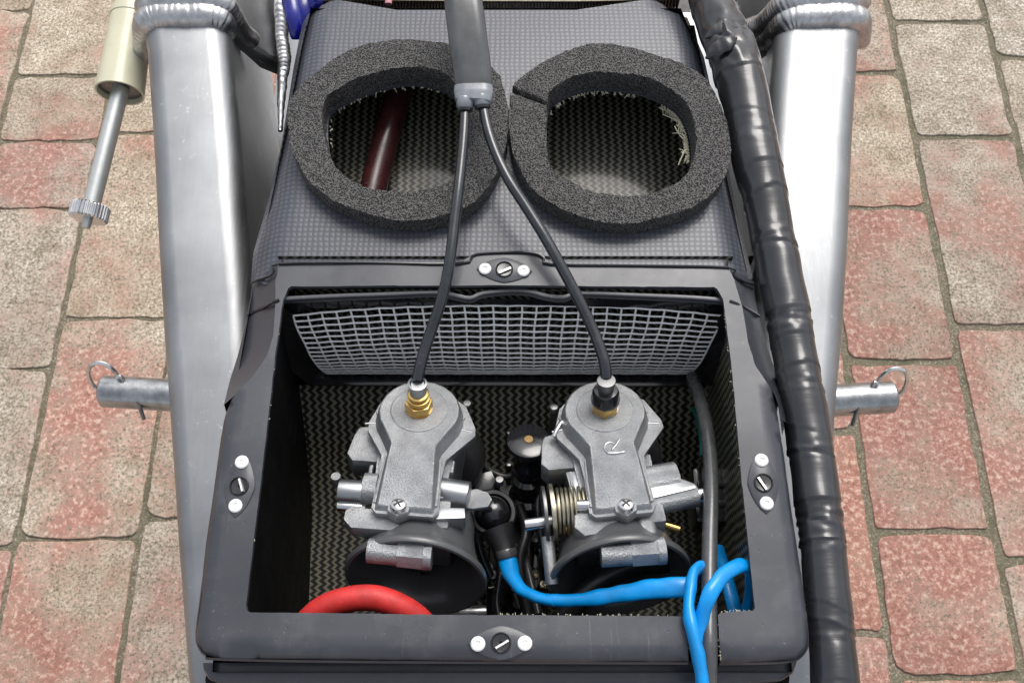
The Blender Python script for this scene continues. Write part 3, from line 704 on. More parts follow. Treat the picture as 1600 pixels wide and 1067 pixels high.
# dim duct surface behind the mesh
build('duct_back', (P3([(400, 400, -.06), (1180, 400, -.06), (1130, 500, -.115), (450, 500, -.115)]) + P3([(1150, 640, -.135), (430, 640, -.135)]), [[0, 1, 2, 3], [3, 2, 4, 5]]), 'weave', ab)
# woven wire screen
NC, NR = 30, 15
def meshpt(u, v):
    """u across 0..1, v from top 0 to bottom 1; bowed in the middle, rolled under at the bottom"""
    xt = 458 + (1128 - 458) * u; xb = 511 + (1076 - 511) * u
    yt = 477 + 16 * abs(2 * u - 1) ** 2.6; q = 1 - (1 - v) ** 1.55
    y = yt + (583 - yt) * q + 2.0 * math.sin(u * 9 + v * 4) * v * (1 - v) * 2.2
    x = xt + (xb - xt) * v ** 1.05 + noise.noise((u * 6, v * 4, 2)) * 2.2
    z = -.019 - .068 * (v ** 1.0) + noise.noise((u * 5, v * 5, 8)) * .0007
    return P(x, y, ZB + z)
ws = []
for i in range(NC + 1):
    u = i / NC; off = .0004
    ws.append(sweep([meshpt(u, v / 20) for v in range(21)], .00066, 6))
for j in range(NR + 1):
    v = j / NR
    ws.append(sweep([meshpt(u / 60, v) + Vector((0, -.0003, .0004 * math.cos(u * math.pi / 2))) for u in range(61)], .00068, 6))
build('wire_screen', join(*ws), 'wire', ab, kind='stuff', sharp=80)
# quarter-turn fasteners, each between two white rivets
def fastener(px, py, r1, r2, slot, bright=True):
    c = P(px, py); z0 = zfl(c.x, c.y)
    a = P(*r1) - c; a.z = 0; b = P(*r2) - c; b.z = 0
    ax = (b - a).normalized(); nn = Vector((-ax.y, ax.x, 0)); h = (b - a).length / 2
    prof = []
    for k in range(28):
        A = 2 * math.pi * k / 28; ca, sa = math.cos(A), math.sin(A)
        rr_ = 1 / ((abs(ca) / (h + .0050)) ** 1.45 + (abs(sa) / .0082) ** 1.45) ** (1 / 1.45)
        prof.append(c + (ax * ca + nn * sa) * rr_)
    b0 = build('fastener_plate', loft([[Vector((p.x, p.y, z0 - .001)) for p in prof], [Vector((p.x, p.y, z0 + .0007)) for p in prof], [Vector((c.x + (p.x - c.x) * .95, c.y + (p.y - c.y) * .93, z0 + .0010)) for p in prof]]), 'flange', ab, sharp=50)
    for q in (a, b):
        build('rivet', lathe([(.0036, 0), (.0037, .0008), (.0031, .0014), (.0014, .0015), (.0012, .0009), (.0004, .0009)], (c.x + q.x, c.y + q.y, z0 + .0008), (0, 0, 1), 20), 'rivet', b0)
    build('stud', lathe([(.0052, 0), (.0052, .0012), (.0046, .0016), (.0042, .0006), (.0008, .0004)], (c.x, c.y, z0 + .0006), (0, 0, 1), 24), 'gloss', b0)
    m = Matrix.Rotation(R(slot), 3, 'Z'); off = m @ Vector((0, -.0010, 0))
    build('stud_slot', box((c.x + off.x, c.y + off.y, z0 + .0019), .0074, .0011, .0012, m), 'slot', b0)
fastener(788, 423, (758, 422), (818, 425), 25)
fastener(375, 760, (379, 723), (369, 791), 110)
fastener(1192, 755, (1189, 720), (1197, 787), -60)
fastener(783, 1004, (747, 1006), (820, 1005), 30)

# ================================================================ FOAM RINGS
def foam(outpx, inpx, name, lab, seam=None, dz=0.0):
    o_ = ringpts(outpx, ZF + dz); i_ = ringpts(inpx, ZF + dz)
    c = Vector((sum(p[0] for p in i_) / len(i_), sum(p[1] for p in i_) / len(i_)))
    def at(poly, A):
        d = Vector((math.cos(A), math.sin(A))); best = None
        for k in range(len(poly)):
            a, b = Vector(poly[k - 1]) - c, Vector(poly[k]) - c; e = b - a; den = d.x * e.y - d.y * e.x
            if abs(den) < 1e-12: continue
            s = (a.x * e.y - a.y * e.x) / den; t_ = (a.x * d.y - a.y * d.x) / den
            if s > 0 and -1e-6 <= t_ <= 1 + 1e-6: best = s if best is None else max(best, s)
        return best or .03
    NA = 340; V = []; Fc = []; sec = []
    hh = .0140 + dz
    for q in range(7): sec.append((1.0, q / 6))
    for q in range(1, 17): sec.append((1 - q / 16, 1.0))
    for q in range(1, 7): sec.append((0.0, 1 - q / 6))
    n = len(sec)
    for k in range(NA):
        A = 2 * math.pi * k / NA; ro, ri = at(o_, A), at(i_, A)
        for w_, h_ in sec:
            r = ri + (ro - ri) * w_; z = ZP - .001 + hh * h_ - (1 - h_) * .006
            x, y = c.x + r * math.cos(A), c.y + r * math.sin(A)
            if seam:
                da = abs(math.degrees(A) - seam) ; g = max(0, 1 - da / 1.7)
                if g > 0: z -= .010 * min(1, g * 1.6) * (h_ > .6)
            v = Vector((x, y, z)); v += noise.noise_vector(v * 330) * .00075 + noise.noise_vector(v * 60) * .0009
            V.append(v)
    for k in range(NA):
        for j in range(n - 1): Fc.append([k * n + j, ((k + 1) % NA) * n + j, ((k + 1) % NA) * n + j + 1, k * n + j + 1])
    t = build(name, (V, Fc), 'foam', sharp=80)
    return tag(t, lab, 'foam ring', 'foam rings on the airbox')
foam(outL, inL, 'foam_ring', 'black foam ring round the left intake hole, with the maroon hose seen through it')
foam(outR, inR, 'foam_ring', 'black foam ring with a cut seam round the frayed right intake hole', 152)

# ================================================================ ENGINE (unseen; its mass is added and widened to block ground reflections in the spars)
en = thing('engine_block', 'grey engine casing added below spars and airbox to block ground reflections', 'engine', (0, .3, .5))
build('crankcase', box((-.008, .33, .56), .35, .70, .28), 'cast', en, bevel=.03); build('cylinder_head', box((-.01, .62, .58), .43, .42, .24), 'cast', en, bevel=.02)  # casing kept grey so the inner spar faces reflect grey
for sg in (-1, 1): build('side_cover', lathe([(.09, 0), (.09, .012), (.08, .018), (.01, .02)], (sg * .17 - .008, .25, .53), (sg, 0, 0), 36), 'darksteel', en)
# ================================================================ MAROON HOSE seen through the left hole
tag(build('maroon_hose', sweep(P3([(644, 60, -.042), (626, 130, -.042), (608, 200, -.043), (592, 260, -.046), (580, 310, -.048), (560, 400, -.052)]), .0092, 16, smooth=5), 'maroon'), 'dark maroon hose lying inside the duct below the left foam ring', 'hose')
# bare wires and plastic at the top edge
rad = thing('radiator', 'dusty brown finned radiator behind the top edge of the airbox', 'radiator', P(780, -20, ZB - .06))
fs = [box((X(505 + i * 5.0, -20, -.06), P(780, -40, ZB - .06).y, ZB - .06), .0007, .05, .03) for i in range(112)]
build('fin', join(*fs), 'radiator', rad, kind='stuff')
build('header_bar', sweep(P3([(490, -2, -.028), (640, 1, -.026), (780, 2, -.026), (930, 2, -.026), (1060, -3, -.028)]), .0012, 8, smooth=4), 'springsteel', rad)
build('reflection_block', box((P(780, -40, .8).x, P(780, -40, ZB - .09).y + .01, .70), .27, .05, .26), 'black', rad, bevel=.004)  # unseen black block added to stop ground showing and reflecting beyond the airbox
build('core_backing', loft([P3([(490, -90, -.08), (1080, -90, -.08), (1080, 20, -.08), (490, 20, -.08)]), P3([(490, -90, -.09), (1080, -90, -.09), (1080, 20, -.09), (490, 20, -.09)])]), 'black', rad)
tag(build('pink_tube', cyl(P(607, -30, ZB - .02), P(607, 7, ZB - .025), .0025, 12), 'pink'), 'small pink tube end poking out above the airbox top edge', 'tube')
bt = []
for k, (a, b, c, r) in enumerate([((452, -20), (460, 30), (462, 62), .006), ((470, -20), (474, 20), (468, 50), .0055), ((500, -12), (485, 8), (472, 22), .006)]):
    bt.append(sweep([P(*a, ZB - .035), P(*b, ZB - .036), P(*c, ZB - .045)], [(r * 1.3, r), (r, r * .7), (r * .5, r * .3)], 14, smooth=5, disp=lambda t, k, v: noise.noise(v * 140) * .0012))
tag(build('blue_plastic_wrap', join(*bt), 'blueplastic'), 'crumpled dark blue plastic wrap between frame gusset and airbox corner', 'plastic wrap')

# ================================================================ THROTTLE CABLE
tc = thing('throttle_cable', 'black throttle cable splitting in two below a flat vinyl sleeve', 'cable', P(738, 150, ZB + .03))
build('sleeve', sweep(P3([(722, -60, .050), (724, 0, .046), (731, 60, .040), (738, 110, .034), (741, 146, .030)]), [(.0116, .0060), (.0118, .0060), (.0112, .0052)], 26, smooth=6, sect=rrect(1, 1, .55, 5)), 'sheath', tc, sharp=60)
build('splitter', sweep(P3([(740, 138, .031), (740, 148, .0305), (739, 160, .030)]), [(.0116, .0056), (.0118, .0054), (.0105, .0045)], 26, smooth=5, sect=rrect(1, 1, .6, 5)), 'ferrule', tc, sharp=60)
for p, q in (((726, 152), (726, 172)), ((752, 148), (754, 168))):
    build('ferrule', lathe([(.0046, 0), (.0052, .001), (.0052, .004), (.0048, .0065), (.0044, .007)], P(*p, ZB + .031), P(*q, ZB + .028) - P(*p, ZB + .031), 22), 'ferrule', tc, sharp=40)
build('collar', lathe([(.0044, .0068), (.0049, .0072), (.0049, .0086), (.0036, .009)], P(726, 152, ZB + .031), P(726, 172, ZB + .028) - P(726, 152, ZB + .031), 22), 'gloss', tc)
build('collar', lathe([(.0044, .0068), (.0049, .0072), (.0049, .0086), (.0036, .009)], P(752, 148, ZB + .031), P(754, 168, ZB + .028) - P(752, 148, ZB + .031), 22), 'gloss', tc)
NZ = -.018
build('inner_cable', sweep(P3([(727, 168, .028), (725, 210, .027), (721, 255, .0255), (716, 300, .024), (710, 350, .021), (704, 400, .018), (697, 440, .014), (687, 478, .009), (676, 510, .004), (665, 542, .000), (657, 570, -.003), (652, 594, -.0060)]), [.0031, .0032, .0033, .0033, .0034], 14, smooth=5), 'cable', tc)
build('inner_cable', sweep(P3([(755, 166, .028), (763, 205, .027), (777, 245, .0255), (797, 285, .024), (823, 325, .021), (851, 370, .018), (876, 415, .014), (900, 460, .009), (922, 505, .004), (937, 542, .001), (945, 568, -.001), (947, 590, -.0045)]), [.0031, .0032, .0033, .0033, .0034], 14, smooth=5), 'cable', tc)

# ================================================================ TAPED HARNESS (right)
hp = [(1098, -60, -.006), (1112, 0, -.004), (1130, 50, -.001), (1146, 95, .002), (1166, 160, .0), (1180, 240, -.003), (1197, 320, -.006), (1212, 400, -.008), (1229, 480, -.010), (1243, 560, -.011), (1257, 640, -.012), (1269, 720, -.012), (1279, 800, -.012), (1288, 880, -.012), (1296, 960, -.012), (1303, 1040, -.012), (1308, 1130, -.012)]
hrp = [.0145, .0150, .0155, .0155, .0150, .0146, .0138, .0134, .0130, .0126, .0124, .0120, .0120, .0120, .0118, .0118, .0118]
seams = [.09, .15, .215, .275, .345, .375, .43, .51, .545, .585, .66, .685, .74, .765, .79, .87, .895, .96, .985]
def hdisp(t, k, v):
    tt = t + (.007 + .006 * math.sin(t * 23)) * math.sin(2 * math.pi * (k + .1 + .15 * math.sin(t * 31))); q = 0; si = 0
    prev = 0
    for si, s_ in enumerate(seams):
        if tt < s_: q = (tt - prev) / (s_ - prev); break
        prev = s_
    am_ = (1.0, .35, .8, .2, .6, .9, .3)[si % 7]; d = am_ * (.0007 * q ** 3 - .0005 * math.exp(-(q / .04) ** 2)) + noise.noise(v * 60) * .0006 + noise.noise(v * 25) * .0008
    cr_ = math.exp(-((t - .165) / .045) ** 2)
    a = noise.noise(Vector((v.x * 120, v.y * 60 + v.x * 60, v.z * 120))); d += cr_ * (abs(a) * .0055 - .001)
    for w0, am in ((.30, .0006), (.42, .0008), (.52, .0016), (.60, .0008), (.68, .0009), (.76, .0016), (.79, .0014), (.90, .0010)):
        d += math.exp(-((t - w0) / .012) ** 2) * am * noise.noise(Vector((v.x * 150, v.y * 260, v.z * 90)))
    return d
hn = thing('wiring_harness', 'thick wiring harness wound in black tape along the right spar', 'wiring harness', P(1243, 560, ZB - .012))
build('taped_bundle', sweep(P3(hp), hrp, 44, smooth=26, disp=hdisp), 'tape', hn, sharp=50)
build('tape_flap', sweep(P3([(1103, 92, .009), (1116, 80, .014), (1134, 68, .018), (1150, 58, .020)]), [(.0006, .001), (.0045, .0012), (.006, .0012), (.001, .0008)], 12, smooth=8, disp=lambda t, k, v: noise.noise(v * 260) * .0009), 'tape', hn)
build('tape_flap', sweep(P3([(1102, 60, .009), (1118, 48, .014), (1136, 40, .016), (1154, 46, .014)]), [(.0006, .001), (.004, .0010), (.005, .0010), (.001, .0008)], 12, smooth=8, disp=lambda t, k, v: noise.noise(v * 260) * .0009), 'tape', hn)

# ================================================================ CARBURETTORS (local frame in metres: x across, y = up the photo along the cap, z = slide axis)
TILT = 21
def carb(px, py, yaw, lab):
    mw = Matrix.Translation(P(px, py, ZB - .026)) @ Matrix.Rotation(R(yaw), 4, 'Z') @ Matrix.Rotation(R(-TILT), 4, 'X') @ Matrix.Scale(.001, 4)
    mir = 1 if px < 800 else -1
    t = thing('carburettor', lab, 'carburettor', group='carburettors side by side in the airbox', matrix=mw)
    # SX mirrors the few lopsided pieces
    def V2(pts, n): return [Vector((x, -b, n)) for x, b in pts]
    def pris(name, pts, n0, n1, m='cast', bev=.8, grow_=0, par=t, sharp=35):
        c = Vector((sum(p[0] for p in pts) / len(pts), sum(p[1] for p in pts) / len(pts)))
        lo = [(c + (Vector(p) - c) * (1 + grow_)) for p in pts]
        return build(name, loft([V2(pts, n0), V2(lo, n1)]), m, par, bevel=bev, local=True, sharp=sharp)
    def cy(name, p0, p1, r, m='cast', par=t, bev=.5, seg=28, r2=None):
        return build(name, sweep([Vector((p0[0], -p0[1], p0[2])), Vector((p1[0], -p1[1], p1[2]))], [r, r2 or r], seg), m, par, bevel=bev, local=True)
    # cap: round head, neck, kinked tongue
    head = []
    for a in range(-38, 219, 16): head.append((23.2 * math.cos(R(a)), -23.2 * math.sin(R(a)) * .98))
    # head goes anticlockwise from the right side over the top to the left side
    right_neck = [(13.2, 36.5), (12.6, 25.0)]; left_neck = [(-12.6, 25.0), (-13.2, 36.5)]
    low = [(-14.6, 63.0), (14.6, 63.0)]
    outl = head + left_neck + low + right_neck
    ztop = [0.0] * len(head) + [-.1, -.5] + [-6.2, -6.2] + [-.5, -.1]
    nH = len(head)
    top = [Vector((x, -b, z)) for (x, b), z in zip(outl, ztop)]
    c0 = Vector((0, -18, 0))
    def off(i, d):
        n = len(outl); a, b = Vector(outl[i - 1]), Vector(outl[(i + 1) % n]); e = (b - a).normalized(); nn = Vector((e.y, -e.x))
        cc = Vector((0, 0)) if i < nH else Vector((0, outl[i][1]))
        if nn.dot(Vector(outl[i]) - cc) < 0: nn = -nn
        return Vector(outl[i]) + nn * d
    b1 = [Vector((off(i, 3.0).x, -off(i, 3.0).y, -10.5)) for i in range(len(outl))]
    n = len(outl); Vv = top + b1; iL, iR = nH + 1, nH + 4
    Fc = [list(range(0, nH + 2)) + [iR, iR + 1], [iL, iL + 1, iL + 2, iR]]
    for k in range(n): Fc.append([k, (k + 1) % n, n + (k + 1) % n, n + k])
    cap = build('cap', (Vv, Fc), 'cast', t, bevel=1.3, segs=3, local=True, sharp=30)
    build('cap_disc', lathe([(16.6, -.4), (16.6, .35), (16.0, .7), (1, .75)], (0, 0, 0), (0, 0, 1), 48), 'cast', cap, local=True, sharp=30)
    # mating flange with ears
    fl = [(13, -23), (26, -13), (33, 3), (33.5, 9), (18.5, 28), (17.5, 40), (18.6, 62), (16, 66.5), (-15, 66.5), (-18.2, 63), (-17.5, 40), (-18.5, 27), (-29, 10), (-29.5, 3), (-25, -12), (-14, -23)]
    pris('joint_flange', fl, -9.6, -12.2, 'cast', .5)
    pris('joint_flange', [(x * .97, b * .985) for x, b in fl], -12.7, -15.6, 'cast', .5)
    for s_, bb in ((1, 1), (-1, 0)):
        cy('ear_rib', (s_ * (24.5), 4 + bb, -9.8), (s_ * 31.5, 5 + bb, -9.8), .7, 'cast2', bev=0, seg=8)
    # slide housing and body
    pris('body', [(20, -16), (27, 2), (22, 22), (20, 50), (-20, 50), (-22, 22), (-25, 2), (-20, -16)], -15, -62, 'cast', 1.5)
    pris('body_block', [(-38 * 1, 8), (-36, 2), (-24, 0), (-14, 0), (-14, 27), (-36, 27), (-40, 22)], -16.5, -32, 'cast', 1.6)
    pris('body_lower', [(-18, 50), (24, 50), (24, 68), (-18, 68)], -17, -44, 'cast', 1.5)
    cy('rubber_boot', (-6, -6, -52), (-6, -40, -60), 24, 'rubber', bev=5); cy('rubber_boot', (14, 6, -46), (17, -18, -58), 22, 'rubber', bev=6)
    # side bosses
    sL, sR = (1, 1)
    if px < 800:
        cy('side_boss', (-40, 46, -21), (-18, 46, -21), 7.0, 'cast2'); cy('side_boss', (-26, 45, -19), (-18, 45, -19), 9.5, 'cast')
        cy('side_boss', (15, 42, -20), (33.0, 44, -20), 8.2, 'cast2')
        pris('ear', [(-33, 62), (-30, 59), (-8, 61), (-2, 66), (-2, 73), (-28, 73), (-33, 68)], -15.0, -24, 'cast', 1.2)
        pris('ear', [(14, 57), (32, 56), (33, 62.5), (14, 65)], -14, -25, 'cast2', .8)
        cy('spigot', (-40, 53, -25), (-24, 53, -25), 3.0, 'steel', bev=.3)
        build('bolt_head', lathe([(3.0, -6), (3.2, 0), (2.8, 1.2), (.5, 1.3)], (-46, -30, -30), (0, 0, 1), 16), 'cast', t, local=True)
        pris('tab', [(30, 33), (36, 31), (43, 33), (46, 38), (44, 43), (36, 45), (30, 45)], -30, -33, 'cast', 1.0)
        for sx, sb, sz in ((26, -18, -13), (49, 24, -30)):
            build('small_screw', lathe([(2.6, -3), (2.7, 0), (2.2, .8), (.5, .9)], (sx, -sb, sz), (0, 0, 1), 14), 'darksteel', t, local=True)
    else:
        cy('side_boss', (16, 40, -22), (36, 38, -22), 10.5, 'cast')
        cy('side_boss', (12, 54, -22), (45, 50, -22), 6.4, 'cast'); cy('spigot', (44, 50.2, -22), (50.5, 49.5, -22), 4.2, 'steel', bev=1.2)
        pris('ear', [(12, 43), (36, 42), (44, 47), (44, 50), (14, 55)], -14.6, -20, 'cast2', .8)
        pris('ear', [(-26, 60), (-22, 57), (-6, 60), (-2, 66), (-2, 73), (-22, 74), (-27, 68)], -14.6, -28, 'cast', 1.6)
        cy('spigot', (34, 30, -26), (34, 44, -26), .9, 'brass', bev=0, seg=8)
        # throttle return spring on its shaft
        cy('shaft', (-53, 56, -26), (-36, 55, -26), 3.6, 'steel'); cy('shaft', (-24, 56, -12), (-12, 57, -12), 3.0, 'steel')
        cy('spring_core', (-36, 50, -26), (-10, 50, -26), 8.5, 'darksteel')
        build('throttle_spring', sweep([Vector((-34 + 19 * q / 144, -(50 + 13.2 * math.cos(q / 18 * 2 * math.pi)), -26 + 13.2 * math.sin(q / 18 * 2 * math.pi))) for q in range(145)], .95, 8), 'springsteel', t, local=True)
        cy('spring_washer', (-38, 50, -26), (-35.5, 50, -26), 16.5, 'springsteel', bev=.4, seg=36); cy('spring_washer', (-42, 50.5, -26), (-40.0, 50.5, -26), 16, 'darksteel', bev=.4, seg=36)
        cy('throttle_lever', (-41, 62, -30), (-41, 84, -44), 3.6, 'cast'); 
        pris('body_block', [(-27, 29), (-16, 29), (-14, 52), (-24, 54)], -16.5, -34, 'cast2', 1.5)
        for sx, sb, sz in ((-28, -14, -11),):
            build('small_screw', lathe([(2.6, -3), (2.8, 0), (2.2, 1.3), (.5, 1.6)], (sx, -sb, sz), (0, 0, 1), 14), 'darksteel', t, local=True)
        build('clip_lever', sweep([Vector((-31, -8, -10)), Vector((-27, -2, -8)), Vector((-20, 8, -9))], 1.3, 8, smooth=3), 'steel', t, local=True)
        # cast mark: a bowl, a slash and an underline
        L = lambda pts: sweep([Vector((x, -b, .15)) for x, b in pts], .62, 8, smooth=3)
        build('cast_mark', join(L([(-3.4, 31), (-4.6, 28.5), (-3.8, 25.4), (-.8, 24.2), (1.6, 25.6)]), L([(-.6, 29.4), (2.0, 26.6), (4.6, 22.8)]), L([(-3.4, 31.4), (0, 32.0), (6.0, 31.8)])), 'steel', cap, local=True)
    for (rx, rb, rz, rl) in ((-24, 30, -17, 10), (22, 24, -16, 8)):
        cy('raised_rib', (rx, rb, rz), (rx, rb + rl, rz), 1.2, 'cast', bev=0, seg=8)
    for sg in (-1, 1):
        build('cap_rib', sweep([Vector((sg * 15.2, -28, -9.2)), Vector((sg * 16.4, -44, -9.2)), Vector((sg * 16.8, -60, -9.2))], .8, 8), 'cast', cap, local=True)
        cy('guide_boss', (sg * 23, -4, -9), (sg * 24, -3, -15), 3.4, 'cast', bev=.5, seg=16)
    cy('overflow_pipe', (20, 56, -34), (34, 62, -36), 2.3, 'brass', bev=.2, seg=12)
    cy('adjust_screw', (-22, 56, -30), (-31, 58, -31), 2.6, 'brass', bev=.4, seg=12)
    pris('float_bowl', [(-22, 34), (22, 34), (24, 62), (-24, 62)], -44, -66, 'cast', 2)
    build('joint_gasket', loft([V2([(x * .985, b * .99) for x, b in fl], -12.1), V2([(x * .985, b * .99) for x, b in fl], -12.8)]), 'black', t, local=True)
    # screw in the bottom edge of the cap
    sx = -3.0 if px < 800 else 1.5
    pris('screw_seat', [(sx - 6, 57), (sx + 6, 57), (sx + 6, 66), (sx, 69.5), (sx - 6, 66)], -6.6, -15, 'cast', 1.2)
    sc = build('screw', lathe([(4.5, -1), (4.6, .8), (3.9, 2.6), (2.2, 3.5), (.3, 3.7)], (sx, -63.6, -6.4), (0, 0, 1), 26), 'steel', t, local=True)
    m1 = Matrix.Rotation(R(35), 3, 'Z'); m2 = Matrix.Rotation(R(125), 3, 'Z')
    build('screw_cross', join(box((sx, -63.6, -3.3), 5.4, 1.2, 1.4, m1), box((sx, -63.6, -3.35), 5.4, 1.2, 1.4, m2)), 'black', sc, local=True)
    # brass cable nut and ferrule
    hexp = lambda r, z, k=6, a0=0: [Vector((r * math.cos(2 * math.pi * i / k + a0), r * math.sin(2 * math.pi * i / k + a0), z)) for i in range(k)]
    nut = build('cable_nut', loft([hexp(8.2, .7, 6, .3), hexp(8.2, 7.6, 6, .3)]), 'brass', t, bevel=.5, local=True, sharp=25)
    build('nut_base', lathe([(7.6, .6), (7.8, 1.6), (6, 1.8)], (0, 0, 0), (0, 0, 1), 28), 'brass' if px < 800 else 'cast2', nut, local=True)
    if px < 800:
        build('lock_ring', lathe([(5.2, 7.6), (6.6, 8.2), (6.9, 9.6), (6.6, 11), (5.4, 11.4), (5.6, 12.2), (6.3, 13.0), (6.2, 14.2), (5.2, 14.8)], (0, 0, 0), (0, 0, 1), 28), 'brass', nut, local=True)
        build('cable_ferrule', lathe([(4.8, 12), (4.9, 20.5), (5.4, 21), (5.5, 22.8), (4.4, 23.2), (3.6, 22)], (0, 0, 0), (0, 0, 1), 28), 'cast2', nut, local=True)
    else:
        build('lock_ring', lathe([(7.4, 7.4), (8.3, 8.2), (8.5, 10.5), (7.6, 12.5), (7.7, 15.5), (6.8, 17.5), (4, 18)], (0, 0, 0), (0, 0, 1), 28), 'gloss', nut, local=True)
        build('cable_ferrule', lathe([(4.6, 16), (4.8, 23.5), (5.4, 24), (5.2, 25.2), (3.6, 25.4)], (0, 0, 0), (0, 0, 1), 28), 'darksteel', nut, local=True)
    # barrel with hexagonal end in front of the mouth
    bx = 1 if px < 800 else 3
    cy('jet_barrel', (bx - 18, 84, -19), (bx + 0, 84.5, -19), 6.6, 'cast')
    hx = [Vector((0, 7.6 * math.cos(i * math.pi / 3 + .2), 7.6 * math.sin(i * math.pi / 3 + .2))) for i in range(6)]
    build('jet_hexagon', loft([[v + Vector((bx - 2, -84.5, -19)) for v in hx], [v + Vector((bx + 13, -85, -19)) for v in hx]]), 'cast', t, bevel=.7, local=True, sharp=25)
    cy('jet_barrel', (bx + 12, 85, -19), (bx + 16.5, 85, -19), 7.4, 'cast')
    cy('jet_bracket', (bx + 9, 64, -22), (bx + 9, 84, -22), 6.5, 'cast')
    # rubber bellmouth
    mx = 7 if px < 800 else -3; mb, mn = 84, -47
    bell = [(26, -42), (27, -32), (28.5, -22), (30.8, -13), (33.5, -6), (36, -1.8), (37.6, -.3), (39, -.6), (39.8, -2.2), (39.4, -4.0), (37.5, -6), (35, -10), (32, -18), (30, -28), (29, -42)]
    build('bellmouth', lathe(bell, (mx, -mb, mn), (0, -1, 0), 64, caps=False), 'bell', t, local=True, sharp=50)
    build('throttle_slide', lathe([(28, 0), (22, 1), (.5, 3)], (mx, -mb + 34, mn), (0, -1, 0), 32), 'darksteel', t, local=True)
    cy('needle', (mx, 58, mn + 20), (mx, 58, mn - 14), 1.3, 'brass', bev=0, seg=10)
    pris('slide_fork', [(mx - 7, 66), (mx - 4, 60), (mx - 1, 66), (mx + 2, 60), (mx + 6, 66)], mn - 22, mn - 12, 'darksteel', .4)
    return t
carb(655, 640, -4.0, 'left carburettor, silver cast body with stacked gold brass cable nut and plain cap')
carb(945, 640, 5.5, 'right carburettor, silver cast body with coil spring, black cable collar and raised cap mark')

# ================================================================ SENSORS AND HOSES BETWEEN THE CARBURETTORS
t = thing('breather_plug', 'black stacked round plug with amber dot left of the right carburettor', 'plug', P(826, 760, ZB - .10))
p0 = P(826, 688, ZB - .045); ax = (Vector((0, .36, .93)))
build('plug_top', lathe([(.0060, -.012), (.0062, -.006), (.0125, -.0045), (.0132, -.002), (.0128, .0), (.0110, .0008), (.003, .0009)], p0, ax, 36), 'gloss', t, sharp=40)
build('amber_dot', lathe([(.0028, 0), (.0026, .0007), (.0006, .0008)], p0 + ax * .0008, ax, 20), 'amber', t)
build('plug_stem', lathe([(.0068, -.012), (.0072, -.02), (.0085, -.022), (.0090, -.027), (.0078, -.028), (.0078, -.033), (.0105, -.035), (.0108, -.040), (.0085, -.042), (.0085, -.052), (.0120, -.054), (.0120, -.068)], p0, ax, 30), 'gloss', t, sharp=40)
t = thing('temperature_sensor', 'black sensor ring with domed cap ending in the blue sleeve', 'sensor', P(772, 805, ZB - .10))
p0 = P(770, 800, ZB - .06); ax = Vector((0, -.02, 1)).normalized()
build('sensor_ring', lathe([(.0110, -.012), (.0136, -.011), (.0142, -.003), (.0132, .0), (.0112, .0), (.0105, -.004)], p0, ax, 40), 'black', t, sharp=40)
build('dome', lathe([(.0104, -.012), (.0104, -.003), (.0094, .002), (.0066, .0052), (.003, .0066), (.0005, .007)], p0, ax, 36), 'gloss', t, sharp=60)
build('sensor_neck', sweep([P(776, 822, ZB - .062), P(786, 850, ZB - .064), P(793, 872, ZB - .064)], [(.0105, .007), (.0072, .0062), (.0058, .0052)], 20, smooth=4), 'black', t)
build('neck_band', lathe([(.0060, 0), (.0064, .001), (.0064, .004), (.006, .005)], P(790, 858, ZB - .062), P(793, 872, ZB - .063) - P(790, 858, ZB - .062), 22), 'grommet', t)
t = thing('connector_block', 'black moulded connector block behind the grey hose at the right wall', 'connector', P(1116, 790, ZB - .12))
cv = P(1116, 782, ZB - .085)
build('block_shell', box(cv, .030, .034, .03), 'gloss', t, bevel=.003); build('block_rib', box(cv + Vector((0, .006, .016)), .026, .004, .003), 'gloss', t, bevel=.0008); build('block_rib', box(cv + Vector((0, -.006, .016)), .026, .004, .003), 'gloss', t, bevel=.0008)
tag(build('grey_hose', sweep(P3([(1082, 590, -.075), (1092, 620, -.055), (1102, 660, -.042), (1109, 710, -.032), (1111, 770, -.022), (1109, 840, -.014), (1108, 900, -.008), (1108, 960, -.003), (1108, 1020, -.001), (1107, 1100, -.006)]), .0042, 18, smooth=6), 'grommet'), 'thin grey black hose running down the right side and out through the notch', 'hose')
tag(build('teal_cord', sweep(P3([(1082, 638, -.10), (1090, 655, -.095), (1095, 685, -.09), (1097, 712, -.088)]), .0014, 8, smooth=4), 'teal'), 'short teal cord against the weave wall beside the grey hose', 'cord')
# red hose arching at the lower left
tag(build('red_hose', sweep(P3([(455, 1010, -.035), (474, 978, -.027), (505, 950, -.021), (545, 936, -.018), (585, 934, -.018), (622, 946, -.020), (655, 968, -.026), (678, 1000, -.034)]), .0068, 22, smooth=8), 'red', sharp=80), 'red silicone hose arching up behind the front edge of the opening', 'hose')
# blue sleeve
bl = thing('blue_sleeved_lead', 'bright blue sleeved lead looping round the grey hose and out of the notch', 'cable', P(1080, 940, ZB - .02))
wr = lambda t, k, v: noise.noise(Vector((v.x * 130, v.y * 130, v.z * 60))) * .0007
build('sleeve_start', sweep(P3([(792, 870, -.064), (796, 885, -.061), (800, 898, -.057), (808, 912, -.052), (820, 924, -.046), (840, 933, -.041), (868, 938, -.036)]), [(.0056, .0050), (.0054, .0045), (.0040, .0035), (.0034, .003), (.0034, .003)], 18, smooth=5, disp=wr), 'blue', bl)
build('sleeve_run', sweep(P3([(862, 937, -.037), (895, 938, -.033), (930, 934, -.028), (975, 926, -.022), (1020, 920, -.016), (1062, 917, -.012), (1084, 918, -.012)]), [(.0034, .003), (.0038, .0028), (.0048, .0026), (.0054, .0024), (.0054, .0024)], 18, smooth=6, disp=wr, fixed=True), 'blue', bl)
